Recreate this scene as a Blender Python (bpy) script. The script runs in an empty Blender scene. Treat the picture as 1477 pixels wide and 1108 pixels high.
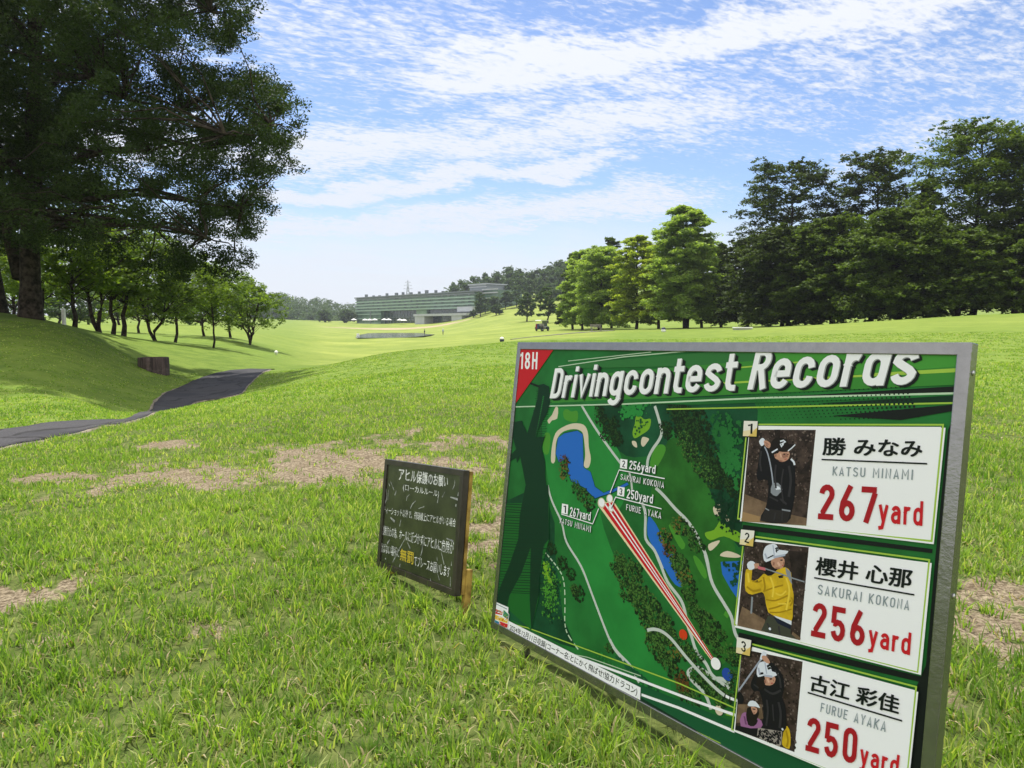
import bpy, bmesh, math, random
import numpy as np
from mathutils import Vector, Matrix
from mathutils.geometry import tessellate_polygon

C = bpy.context.scene.collection
SC = bpy.context.scene
rng = np.random.default_rng(7)
random.seed(7)

# ------------------------------------------------------------------ camera
F = 1026.0                      # focal length in photo pixels (1477 wide)
CX, CY, HOR = 738.5, 554.0, 472.0
PITCH = math.atan((CY - HOR) / F)
CAMH = 0.93
cam_d = bpy.data.cameras.new('camera')
cam = bpy.data.objects.new('camera', cam_d)
C.objects.link(cam)
cam.location = (0, 0, CAMH)
cam.rotation_euler = (math.pi / 2 - PITCH, 0, 0)
cam_d.sensor_width = 36.0
cam_d.lens = F / 1477 * 36
cam_d.clip_start = 0.05
cam_d.clip_end = 6000
SC.camera = cam
SC.view_settings.view_transform = 'Standard'
SC.view_settings.look = 'None'
SC.view_settings.exposure = 0.47
SC.view_settings.gamma = 1
SC.cycles.max_bounces = 6
SC.cycles.transparent_max_bounces = 8

SUN_EL, SUN_AZ = math.radians(66), math.radians(-21)   # azimuth from +Y towards +X
# ------------------------------------------------------------------ sky
world = bpy.data.worlds.new('World')
SC.world = world
world.use_nodes = True
NT = world.node_tree
for n in list(NT.nodes): NT.nodes.remove(n)

class G:
    """small helper for chaining nodes"""
    def __init__(s, nt): s.t = nt
    def n(s, typ, **kw):
        x = s.t.nodes.new(typ)
        for k, v in kw.items(): setattr(x, k, v)
        return x
    def put(s, sock, v):
        if isinstance(v, bpy.types.NodeSocket): s.t.links.new(v, sock)
        elif v is not None:
            if hasattr(sock.default_value, '__len__') and not isinstance(v, (tuple, list)): v = (v, v, v)
            if hasattr(sock.default_value, '__len__') and len(sock.default_value) == 4 and len(v) == 3: v = (*v, 1)
            sock.default_value = v
    def m(s, op, a, b=None, c=None, clamp=False):
        x = s.n('ShaderNodeMath', operation=op, use_clamp=clamp)
        s.put(x.inputs[0], a)
        if b is not None: s.put(x.inputs[1], b)
        if c is not None: s.put(x.inputs[2], c)
        return x.outputs[0]
    def noise(s, vec, scale, detail=4, rough=.55, dist=0.0):
        x = s.n('ShaderNodeTexNoise')
        if vec is not None: s.put(x.inputs['Vector'], vec)
        x.inputs['Scale'].default_value = scale
        x.inputs['Detail'].default_value = detail
        x.inputs['Roughness'].default_value = rough
        x.inputs['Distortion'].default_value = dist
        return x.outputs[0]
    def ramp(s, v, a, b, lo=0.0, hi=1.0, smooth=True):
        x = s.n('ShaderNodeMapRange', interpolation_type='SMOOTHSTEP' if smooth else 'LINEAR')
        s.put(x.inputs[0], v)
        for i, q in enumerate((a, b, lo, hi)): s.put(x.inputs[1 + i], q)
        return x.outputs[0]
    def mix(s, f, a, b):
        x = s.n('ShaderNodeMix', data_type='RGBA')
        s.put(x.inputs[0], f); s.put(x.inputs[6], a); s.put(x.inputs[7], b)
        return x.outputs[2]
    def xyz(s, a, b, c):
        x = s.n('ShaderNodeCombineXYZ')
        s.put(x.inputs[0], a); s.put(x.inputs[1], b); s.put(x.inputs[2], c)
        return x.outputs[0]

g = G(NT)
sky = g.n('ShaderNodeTexSky', sky_type='NISHITA')
sky.sun_disc = False
sky.sun_elevation = SUN_EL
sky.sun_rotation = SUN_AZ
sky.air_density = 1.0
sky.dust_density = 0.7
sky.ozone_density = 1.4
tc = g.n('ShaderNodeTexCoord')
sep = g.n('ShaderNodeSeparateXYZ')
NT.links.new(tc.outputs['Generated'], sep.inputs[0])
sx, sy, sz = sep.outputs
# cloud sheet: coordinates on a high flat layer
zz = g.m('MAXIMUM', sz, 0.0)
den = g.m('ADD', zz, 0.10)
u0, v0 = g.m('DIVIDE', sx, den), g.m('DIVIDE', sy, den)
ca, sa = math.cos(math.radians(24)), math.sin(math.radians(24))
us = g.m('SUBTRACT', g.m('MULTIPLY', u0, ca), g.m('MULTIPLY', v0, -sa))    # along the streets
vs = g.m('ADD', g.m('MULTIPLY', u0, -sa), g.m('MULTIPLY', v0, ca))        # across them
# azimuth and elevation for the broad cloud banks
azim = g.m('ARCTAN2', sx, sy)
elev = g.m('ARCSINE', sz)
wob = g.noise(g.xyz(g.m('MULTIPLY', azim, 3.0), g.m('MULTIPLY', elev, 9.0), 0.0), 1.6, 5, .6)
wobc = g.m('MULTIPLY', g.m('SUBTRACT', wob, .5), .13)
el2 = g.m('ADD', elev, wobc)
def bank(ax, ay, bx, by, w, s, l=None, r=None):
    """a bank of cloud between two bearings, given as (azimuth, elevation) pairs in degrees"""
    ax, ay, bx, by, w = [math.radians(q) for q in (ax, ay, bx, by, w)]
    mm = (by - ay) / (bx - ax)
    line = g.m('ADD', g.m('MULTIPLY', azim, mm), ay - mm * ax)
    d = g.m('DIVIDE', g.m('SUBTRACT', el2, line), w)
    e = g.m('POWER', 2.718, g.m('MULTIPLY', g.m('MULTIPLY', d, d), -1.0))
    e = g.m('MULTIPLY', e, s)
    if l is not None: e = g.m('MULTIPLY', e, g.ramp(azim, math.radians(l[0]), math.radians(l[1])))
    if r is not None: e = g.m('MULTIPLY', e, g.ramp(azim, math.radians(r[0]), math.radians(r[1]), 1.0, 0.0))
    return e
BANKS = [
    (-12, 18.2, 38, 22.5, 3.0, .86, (-20, -4), None),
    (-25, 12.6, 33, 17.4, 3.0, .82, None, (8, 34)),
    (-24, 20.5, 6, 25, 5.0, .50, None, None),
    (-24, 9.4, 14, 13.4, 1.1, .92, (-27, -18), (6, 15)),
    (10, 16.0, 34, 18.6, 1.3, .5, (2, 12), (27, 34)),
    (-24, 6.6, 20, 10.6, 2.0, .86, None, (10, 24)),
    (20, 10.0, 40, 14.5, 2.2, .6, (14, 24), None),
    (30, 17.3, 36, 17.7, .5, .5, (29, 31), (33, 35)),
    (0, 32, 10, 33, 6, .7, None, None),
    (-70, 25, -30, 22, 9, .55, None, None), (40, 28, 100, 20, 9, .6, None, None), (-180, 35, 180, 36, 12, .4, None, None),
]
cov = None
for b in BANKS:
    e = bank(*b)
    cov = e if cov is None else g.m('MAXIMUM', cov, e)
lowveil = g.ramp(el2, math.radians(3.0), math.radians(11.0), .92, 0.0)
pv = g.xyz(us, g.m('MULTIPLY', vs, 1.7), 0.0)
puff = g.noise(pv, 8.5, 5, .62, .5)
fine = g.noise(g.xyz(us, g.m('MULTIPLY', vs, 2.1), 3.0), 25.0, 3, .6, .4)
strk = g.noise(g.xyz(g.m('MULTIPLY', us, .32), g.m('MULTIPLY', vs, 2.2), 7.0), 2.2, 6, .6, .6)
tex = g.m('ADD', g.m('ADD', g.m('MULTIPLY', puff, .48), g.m('MULTIPLY', fine, .52)), g.m('MULTIPLY', strk, .30))   # about .6
th = g.m('SUBTRACT', .985, g.m('MULTIPLY', cov, .58))
cl = g.ramp(tex, g.m('SUBTRACT', th, .12), g.m('ADD', th, .17))
cl = g.m('MULTIPLY', cl, .90)
cl = g.m('MAXIMUM', cl, g.m('MULTIPLY', lowveil, g.ramp(strk, .18, .52, .72, 1.0)))
back = g.ramp(g.m('ABSOLUTE', azim), math.radians(60), math.radians(105))      # bright overcast added behind the viewer as fill light for the board
cl = g.m('MAXIMUM', cl, g.m('MULTIPLY', back, g.ramp(puff, .15, .6, .72, 1.0)))
up = g.ramp(sz, -.02, .01)
cl = g.m('MULTIPLY', cl, up)
white = g.mix(g.ramp(elev, 0.0, math.radians(30)), (5.8, 6.1, 6.7), (7.4, 7.5, 7.7))
white = g.mix(back, white, (11.5, 11.2, 10.8))
skyc = g.n('ShaderNodeHueSaturation')
skyc.inputs['Saturation'].default_value = 1.10
skyc.inputs['Value'].default_value = 1.16
NT.links.new(sky.outputs[0], skyc.inputs['Color'])
tint = g.n('ShaderNodeMix', data_type='RGBA', blend_type='MULTIPLY'); tint.inputs[0].default_value = 1
g.put(tint.inputs[6], skyc.outputs[0]); g.put(tint.inputs[7], (.88, .90, 1.02))
col = g.mix(cl, tint.outputs[2], white)
bg = g.n('ShaderNodeBackground')
g.put(bg.inputs[0], col)
bg.inputs[1].default_value = 0.10
out = g.n('ShaderNodeOutputWorld')
NT.links.new(bg.outputs[0], out.inputs[0])

# ------------------------------------------------------------------ sun
sd = bpy.data.lights.new('sun', 'SUN')
sun = bpy.data.objects.new('sun', sd)
C.objects.link(sun)
sd.energy = 4.6
sd.angle = math.radians(0.53)
sd.color = (1.0, .955, .88)
sdir = Vector((math.sin(SUN_AZ) * math.cos(SUN_EL), math.cos(SUN_AZ) * math.cos(SUN_EL), math.sin(SUN_EL)))
sun.rotation_euler = sdir.to_track_quat('Z', 'Y').to_euler()
sun.location = (0, 0, 60)

# ------------------------------------------------------------------ helpers
MATS = {}
def mat(name, col, rough=.6, spec=.4, metal=0.0, vary=.0, vscale=8.0, bump=0.0, bscale=40.0, col2=None, detail=5):
    if name in MATS: return MATS[name]
    m = bpy.data.materials.new(name); m.use_nodes = True
    nt = m.node_tree; b = nt.nodes['Principled BSDF']; h = G(nt)
    b.inputs['Roughness'].default_value = rough
    b.inputs['Specular IOR Level'].default_value = spec
    b.inputs['Metallic'].default_value = metal
    o = h.n('ShaderNodeTexCoord').outputs['Object']
    if vary or col2:
        f = h.ramp(h.noise(o, vscale, detail, .6), .32, .68)
        lo = tuple(c * (1 - vary) for c in col); hi = col2 if col2 else tuple(min(1, c * (1 + vary)) for c in col)
        h.put(b.inputs['Base Color'], h.mix(f, lo, hi))
    else:
        b.inputs['Base Color'].default_value = (*col, 1)
    if bump:
        bp = h.n('ShaderNodeBump'); bp.inputs['Strength'].default_value = bump
        bp.inputs['Distance'].default_value = .01
        h.put(bp.inputs['Height'], h.noise(o, bscale, 5, .6)); nt.links.new(bp.outputs[0], b.inputs['Normal'])
    MATS[name] = m
    return m

def leafmat(name, dark, light, trans=.35, rough=.6):
    if name in MATS: return MATS[name]
    m = bpy.data.materials.new(name); m.use_nodes = True
    nt = m.node_tree; h = G(nt); b = nt.nodes['Principled BSDF']
    b.inputs['Roughness'].default_value = rough
    b.inputs['Specular IOR Level'].default_value = .12
    geo = h.n('ShaderNodeNewGeometry')
    pos = h.n('ShaderNodeTexCoord').outputs['Object']
    f = h.m('ADD', h.m('MULTIPLY', geo.outputs['Random Per Island'], .65), h.m('MULTIPLY', h.ramp(h.noise(pos, .8, 3), .35, .65), .35))
    c = h.mix(f, dark, light)
    h.put(b.inputs['Base Color'], c)
    t = h.n('ShaderNodeBsdfTranslucent')
    tcx = h.n('ShaderNodeMix', data_type='RGBA', blend_type='MULTIPLY')
    tcx.inputs[0].default_value = 1; h.put(tcx.inputs[6], c); h.put(tcx.inputs[7], (1.7, 1.75, .55))
    nt.links.new(tcx.outputs[2], t.inputs[0])
    mx = h.n('ShaderNodeMixShader'); mx.inputs[0].default_value = trans
    nt.links.new(b.outputs[0], mx.inputs[1]); nt.links.new(t.outputs[0], mx.inputs[2])
    nt.links.new(mx.outputs[0], nt.nodes['Material Output'].inputs[0])
    MATS[name] = m
    return m

def npmesh(name, verts, faces, mats, midx=None, smooth=False):
    """verts (N,3), faces (M,k) arrays -> mesh"""
    me = bpy.data.meshes.new(name)
    verts = np.asarray(verts, np.float32); faces = np.asarray(faces, np.int32)
    k = faces.shape[1]
    me.vertices.add(len(verts)); me.vertices.foreach_set('co', verts.ravel())
    me.loops.add(faces.size); me.loops.foreach_set('vertex_index', faces.ravel())
    me.polygons.add(len(faces))
    me.polygons.foreach_set('loop_start', np.arange(0, faces.size, k, dtype=np.int32))
    if midx is not None: me.polygons.foreach_set('material_index', np.asarray(midx, np.int32))
    if smooth: me.polygons.foreach_set('use_smooth', np.ones(len(faces), bool))
    for m in (mats if isinstance(mats, (list, tuple)) else [mats]): me.materials.append(m)
    me.update(calc_edges=True)
    return me

def link(name, me, parent=None, loc=None):
    o = bpy.data.objects.new(name, me); C.objects.link(o)
    if parent is not None: o.parent = parent
    if loc is not None: o.location = loc
    return o
def tag(o, label=None, cat=None, group=None, kind=None):
    if label: o['label'] = label
    if cat: o['category'] = cat
    if group: o['group'] = group
    if kind: o['kind'] = kind
    return o
def thing(name, label, cat, loc=(0, 0, 0), rz=0.0, group=None):
    o = bpy.data.objects.new(name, None); C.objects.link(o)
    o.empty_display_size = .1
    o.location = loc; o.rotation_euler = (0, 0, rz)
    return tag(o, label, cat, group)
def copy_tree(o, parent=None):
    c = o.copy(); C.objects.link(c); c.parent = parent
    for ch in o.children: copy_tree(ch, c)
    return c

class MB:
    """collects simple shapes into one mesh"""
    def __init__(s): s.v, s.f, s.mi = [], [], []; s.cur = 0
    def add(s, vs, fs):
        n = len(s.v); s.v += [tuple(v) for v in vs]
        for f in fs: s.f.append([i + n for i in f]); s.mi.append(s.cur)
    def box(s, lo, hi, M=None):
        vs = [Vector((x, y, z)) for x in (lo[0], hi[0]) for y in (lo[1], hi[1]) for z in (lo[2], hi[2])]
        if M: vs = [M @ v for v in vs]
        s.add(vs, [(0, 1, 3, 2), (4, 6, 7, 5), (0, 4, 5, 1), (2, 3, 7, 6), (0, 2, 6, 4), (1, 5, 7, 3)])
    def tube(s, pts, rads, n=7, caps=True):
        pts = [Vector(p) for p in pts]; rings = []
        for i, p in enumerate(pts):
            d = (pts[min(i + 1, len(pts) - 1)] - pts[max(i - 1, 0)]).normalized()
            a = d.cross(Vector((0, 0, 1))) if abs(d.z) < .95 else d.cross(Vector((1, 0, 0)))
            a.normalize(); b = d.cross(a)
            r = rads[i] if hasattr(rads, '__len__') else rads
            rings.append([p + (a * math.cos(2 * math.pi * k / n) + b * math.sin(2 * math.pi * k / n)) * r for k in range(n)])
        vs = [v for r in rings for v in r]; fs = []
        for i in range(len(pts) - 1):
            for k in range(n):
                fs.append((i * n + k, i * n + (k + 1) % n, (i + 1) * n + (k + 1) % n, (i + 1) * n + k))
        if caps: fs.append(tuple(range(n - 1, -1, -1))); fs.append(tuple((len(pts) - 1) * n + k for k in range(n)))
        s.add(vs, fs)
    def lathe(s, prof, n=24, c=(0, 0, 0)):
        vs = [(c[0] + r * math.cos(2 * math.pi * k / n), c[1] + r * math.sin(2 * math.pi * k / n), c[2] + z) for r, z in prof for k in range(n)]
        fs = [(i * n + k, i * n + (k + 1) % n, (i + 1) * n + (k + 1) % n, (i + 1) * n + k) for i in range(len(prof) - 1) for k in range(n)]
        fs.append(tuple(range(n - 1, -1, -1))); fs.append(tuple((len(prof) - 1) * n + k for k in range(n)))
        s.add(vs, fs)
    def prism(s, poly, w0, w1, axis=0):
        """2D outline extruded along an axis (0 = x)"""
        n = len(poly); vs = []
        for w in (w0, w1):
            for a, b in poly: vs.append((w, a, b) if axis == 0 else (a, w, b))
        fs = [(i, (i + 1) % n, n + (i + 1) % n, n + i) for i in range(n)]
        s.add(vs, fs)
        t = tessellate_polygon([[Vector((a, b, 0)) for a, b in poly]])
        s.add(vs[:n], t); s.add(vs[n:], [q[::-1] for q in t])
    def build(s, name, mats, parent=None, smooth=False, bevel=0.0, loc=None, fix=True):
        me = bpy.data.meshes.new(name); me.from_pydata(s.v, [], s.f)
        for m in (mats if isinstance(mats, (list, tuple)) else [mats]): me.materials.append(m)
        me.polygons.foreach_set('material_index', s.mi)
        if fix or bevel:
            bm = bmesh.new(); bm.from_mesh(me)
            if bevel: bmesh.ops.remove_doubles(bm, verts=bm.verts, dist=1e-5)
            if bevel:
                es = [e for e in bm.edges if len(e.link_faces) == 2 and e.calc_face_angle(0) > .5]
                bmesh.ops.bevel(bm, geom=es, offset=bevel, segments=2, affect='EDGES', profile=.5)
            bmesh.ops.recalc_face_normals(bm, faces=bm.faces)
            bm.to_mesh(me); bm.free()
        if smooth: me.polygons.foreach_set('use_smooth', [True] * len(me.polygons))
        return link(name, me, parent, loc)

# ------------------------------------------------------------------ pixel rays (photo measurements -> bearings)
cp_, sp_ = math.cos(PITCH), math.sin(PITCH)
def ray(px, py):
    xr, yr = (px - CX) / F, (CY - py) / F
    return np.array([xr, cp_ + yr * sp_, -sp_ + yr * cp_])
def at(px, py, Y):
    """point on the sight line of a measured pixel at forward distance Y"""
    d = ray(px, py)
    return np.array([0, 0, CAMH]) + d * (Y / d[1])

# ------------------------------------------------------------------ terrain
COLS = {
    -500: [(1.5, 'z', 0), (5, 'z', -.05), (8, 'z', -.1), (12, 'z', .1), (20, 'z', 1.2), (26, 'z', 1.6), (40, 'z', 2), (100, 'z', 2.5), (400, 'z', 6), (1400, 'z', 22)],
    0: [(1.5, 'z', 0), (4, 'z', -.04), (6.3, 649.6), (8.0, 622.8), (12, 575), (17, 510), (22, 462), (24.5, 452), (30, 'z', 1.5), (60, 'z', 1.6), (150, 'z', 2.2), (400, 'z', 7), (1400, 'z', 22)],
    92: [(1.5, 'z', 0), (4, 'z', -.03), (6.9, 631.7), (8.6, 611), (12, 577), (17, 523), (22, 475), (25, 'z', 1.02), (34, 'z', .95), (60, 'z', .9), (150, 'z', 1.6), (400, 'z', 7)],
    190: [(3, 'z', 0), (5, 'z', -.05), (8.4, 610), (9.6, 603), (13, 'z', -.72), (15, 585), (18, 555), (22, 525), (28, 500), (34, 487), (45, 'z', .2), (100, 'z', 1.1), (200, 463), (400, 'z', 8), (1400, 'z', 22)],
    260: [(5, 'z', -.03), (9, 'z', -.16), (12, 'z', -.45), (15, 590), (19, 562), (24, 541), (27, 523), (33, 503), (38, 497), (50, 'z', -.05), (70, 'z', .3), (120, 470), (300, 'z', 3)],
    340: [(1.5, 'z', 0), (5, 'z', -.02), (9, 'z', -.1), (12.5, 'z', -.3), (15.5, 571), (20, 555), (24.5, 539), (28, 532), (32, 517), (40, 507), (60, 487.5), (100, 474), (200, 466), (400, 'z', 5), (650, 'z', 10), (1400, 'z', 22)],
    450: [(5, 'z', 0), (12, 'z', -.1), (20, 'z', -.35), (27, 530), (40, 'z', -1.3), (60, 519), (100, 500), (150, 486), (220, 477), (320, 469.5), (450, 463), (700, 'z', 10)],
    560: [(1.5, 'z', 0), (5, 'z', 0), (12, 'z', .02), (20, 'z', .03), (26, 508.5), (40, 'z', -.85), (60, 'z', -1.7), (80, 505), (110, 494), (127, 'z', -1.02), (140, 'z', -1.4), (190, 'z', -1.6), (228, 'z', -1.4), (246, 'z', -.88), (300, 477), (318, 474.5), (345, 470.5), (380, 467), (430, 'z', 3.2), (700, 'z', 8), (1400, 'z', 22)],
    640: [(5, 'z', .01), (12, 'z', .06), (27, 502), (40, 'z', -.45), (60, 'z', -1.3), (85, 498), (120, 489), (180, 482.5), (260, 477), (320, 470), (380, 462), (450, 'z', 9), (700, 'z', 22)],
    720: [(5, 'z', .01), (15, 'z', .12), (30, 493.5), (45, 'z', 0), (60, 'z', -.35), (80, 490), (120, 482), (180, 474.5), (240, 463), (330, 447), (420, 'z', 16), (700, 'z', 32)],
    800: [(1.5, 'z', 0), (5, 'z', .01), (15, 'z', .16), (34, 488.5), (50, 'z', .15), (80, 484), (120, 477.5), (160, 470), (230, 458), (330, 440), (420, 'z', 20), (700, 'z', 36), (1400, 'z', 40)],
    1000: [(5, 'z', .02), (15, 'z', .25), (30, 'z', .55), (46, 477), (60, 'z', .65), (85, 'z', .75), (150, 'z', 1.8), (330, 'z', 9), (450, 'z', 18), (700, 'z', 36)],
    1200: [(1.5, 'z', 0), (5, 'z', .04), (15, 'z', .35), (30, 'z', .85), (50, 467), (65, 'z', 1.25), (85, 'z', 1.3), (150, 'z', 2.5), (330, 'z', 8), (700, 'z', 30), (1400, 'z', 36)],
    1440: [(2, 'z', 0), (5, 'z', .06), (10, 'z', .22), (20, 'z', .65), (35, 'z', 1.35), (52, 453.5), (60, 'z', 1.95), (85, 'z', 2.0), (150, 'z', 3.2), (330, 'z', 8), (700, 'z', 25)],
    2200: [(2, 'z', 0), (5, 'z', .05), (15, 'z', .5), (40, 'z', 1.8), (60, 'z', 2.2), (150, 'z', 4), (400, 'z', 9), (1400, 'z', 25)],
}
_pa, _pl, _pz = [], [], []
for px, lst in COLS.items():
    for e in lst:
        d = e[0]; r0 = ray(px, HOR); x = r0[0] / r0[1] * d
        z = e[2] if e[1] == 'z' else at(px, e[1], d)[2]
        _pa.append(math.degrees(math.atan2(x, d))); _pl.append(math.log(math.hypot(x, d))); _pz.append(z)
for a in (-180, -140, -100, 100, 140, 180):
    for d, z in ((1.2, 0), (10, 0), (50, .8), (300, 3), (1500, 15)):
        _pa.append(a); _pl.append(math.log(d)); _pz.append(z)
for a in (-30, 0, 30): _pa.append(a); _pl.append(math.log(.5)); _pz.append(0)
SA, SL = 9.0, .33
_P = np.stack([np.array(_pa) / SA, np.array(_pl) / SL], 1); _Z = np.array(_pz, float)
def _phi(r2): return .5 * r2 * np.log(r2 + 1e-9)
_D2 = ((_P[:, None] - _P[None]) ** 2).sum(2); _n = len(_P)
_A = np.zeros((_n + 3, _n + 3)); _A[:_n, :_n] = _phi(_D2) + np.eye(_n) * .02
_A[:_n, _n] = 1; _A[:_n, _n + 1:] = _P; _A[_n:, :_n] = _A[:_n, _n:].T
_W = np.linalg.solve(_A, np.append(_Z, [0, 0, 0]))
AZ = np.concatenate([np.arange(-180, -50, 5.0), np.arange(-50, 50, .3), np.arange(50, 180.1, 5.0)])
LD = np.concatenate([[math.log(.25)], np.arange(math.log(.5), math.log(1600), .021)])
_ga, _gl = np.meshgrid(AZ, LD, indexing='ij')
_q = np.stack([_ga.ravel() / SA, _gl.ravel() / SL], 1)
_gz = np.empty(len(_q))
for i in range(0, len(_q), 20000):
    s = _q[i:i + 20000]
    _gz[i:i + 20000] = _phi(((s[:, None] - _P[None]) ** 2).sum(2)) @ _W[:_n] + _W[_n] + s @ _W[_n + 1:]
GZ = _gz.reshape(_ga.shape)
_far = np.clip((np.exp(_gl) - .6) / 1.0, 0, 1); GZ *= _far
# gentle unevenness of the turf
_gx, _gy = np.exp(_gl) * np.sin(np.radians(_ga)), np.exp(_gl) * np.cos(np.radians(_ga))
GZ += .010 * np.sin(_gx * 3.1 + 1.3 * np.sin(_gy * 2.3)) * np.sin(_gy * 2.7 + .6) + .006 * np.sin(_gx * 7.3 + 2 * np.sin(_gy * 5.1))
GZ += np.clip((np.exp(_gl) - 30) / 60, 0, 1) * (.10 * np.sin(_gx * .11 + 1.1 * np.sin(_gy * .07)) * np.sin(_gy * .083))
def zat(x, y):
    x, y = np.asarray(x, float), np.asarray(y, float)
    a = np.degrees(np.arctan2(x, y)); l = np.log(np.maximum(np.hypot(x, y), .26))
    i = np.clip(np.searchsorted(AZ, a) - 1, 0, len(AZ) - 2); j = np.clip(np.searchsorted(LD, l) - 1, 0, len(LD) - 2)
    fa = np.clip((a - AZ[i]) / (AZ[i + 1] - AZ[i]), 0, 1); fl = np.clip((l - LD[j]) / (LD[j + 1] - LD[j]), 0, 1)
    return (GZ[i, j] * (1 - fa) * (1 - fl) + GZ[i + 1, j] * fa * (1 - fl) + GZ[i, j + 1] * (1 - fa) * fl + GZ[i + 1, j + 1] * fa * fl)
def hit(px, py, Y0=1.0, Y1=900.0):
    """first place where a sight line meets the ground"""
    Y = np.exp(np.linspace(math.log(Y0), math.log(Y1), 3000)); d = ray(px, py)
    P = np.array([0, 0, CAMH]) + d[None] * (Y / d[1])[:, None]
    b = np.nonzero(P[:, 2] <= zat(P[:, 0], P[:, 1]))[0]
    return P[b[0]] if len(b) else P[-1]
def ground(px, Y):
    r0 = ray(px, HOR); x = r0[0] / r0[1] * Y
    return Vector((x, Y, float(zat(x, Y))))

def vnoise(x, y, s, seed=0):
    """cheap smooth value noise in numpy"""
    x, y = x * s + 71.3 * seed, y * s + 13.7 * seed
    xi, yi = np.floor(x).astype(np.int64), np.floor(y).astype(np.int64); fx, fy = x - xi, y - yi
    fx, fy = fx * fx * (3 - 2 * fx), fy * fy * (3 - 2 * fy)
    def h(a, b):
        n = (a * 374761393 + b * 668265263 + seed * 1442695041) & 0xffffffff
        n = ((n ^ (n >> 13)) * 1274126177) & 0xffffffff
        return ((n ^ (n >> 16)) & 0xffff) / 65535.0
    return (h(xi, yi) * (1 - fx) + h(xi + 1, yi) * fx) * (1 - fy) + (h(xi, yi + 1) * (1 - fx) + h(xi + 1, yi + 1) * fx) * fy
def fbm(x, y, s, seed=0): return .5 * vnoise(x, y, s, seed) + .3 * vnoise(x, y, s * 2.1, seed + 1) + .2 * vnoise(x, y, s * 4.7, seed + 2)

# worn earth: (px, py, half width m, half depth m, strength)
BARE = []
for px, py, hw, hd, s in ((330, 690, 1.15, .55, 1.0), (560, 672, 1.0, .6, 1.0), (700, 745, .42, .5, .95), (180, 715, .7, .22, .7), (640, 640, .7, .7, .8),
                          (430, 655, .8, .5, .85), (1425, 880, .42, .28, 1.1), (1450, 945, .25, .12, .8), (25, 865, .22, .14, .8), (45, 925, .2, .06, .75), (90, 960, .16, .05, .7), (270, 905, .2, .07, .6),
                          (20, 820, .3, .1, .6), (700, 790, .3, .2, .7), (1000, 640, .8, .8, .8), (1480, 1010, .3, .1, .6), (60, 690, .5, .3, .55), (240, 640, .9, .3, .5)):
    p = hit(px, py); BARE.append((p[0], p[1], hw, hd, s))
def bare(x, y):
    b = np.zeros_like(x)
    for (cx, cy, hw, hd, s) in BARE:
        b = np.maximum(b, s * np.exp(-(((x - cx) / hw) ** 2 + ((y - cy) / hd) ** 2) ** 1.2 * .8))
    n = .45 * fbm(x, y, 2.6, 3) + .35 * fbm(x, y, 7.0, 13) + .2 * vnoise(x, y, 24.0, 5)
    return np.clip((b - .32 - (n - .5) * 3.4) * 1.4, 0, 1) * np.clip(b * 4, 0, 1)

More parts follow.
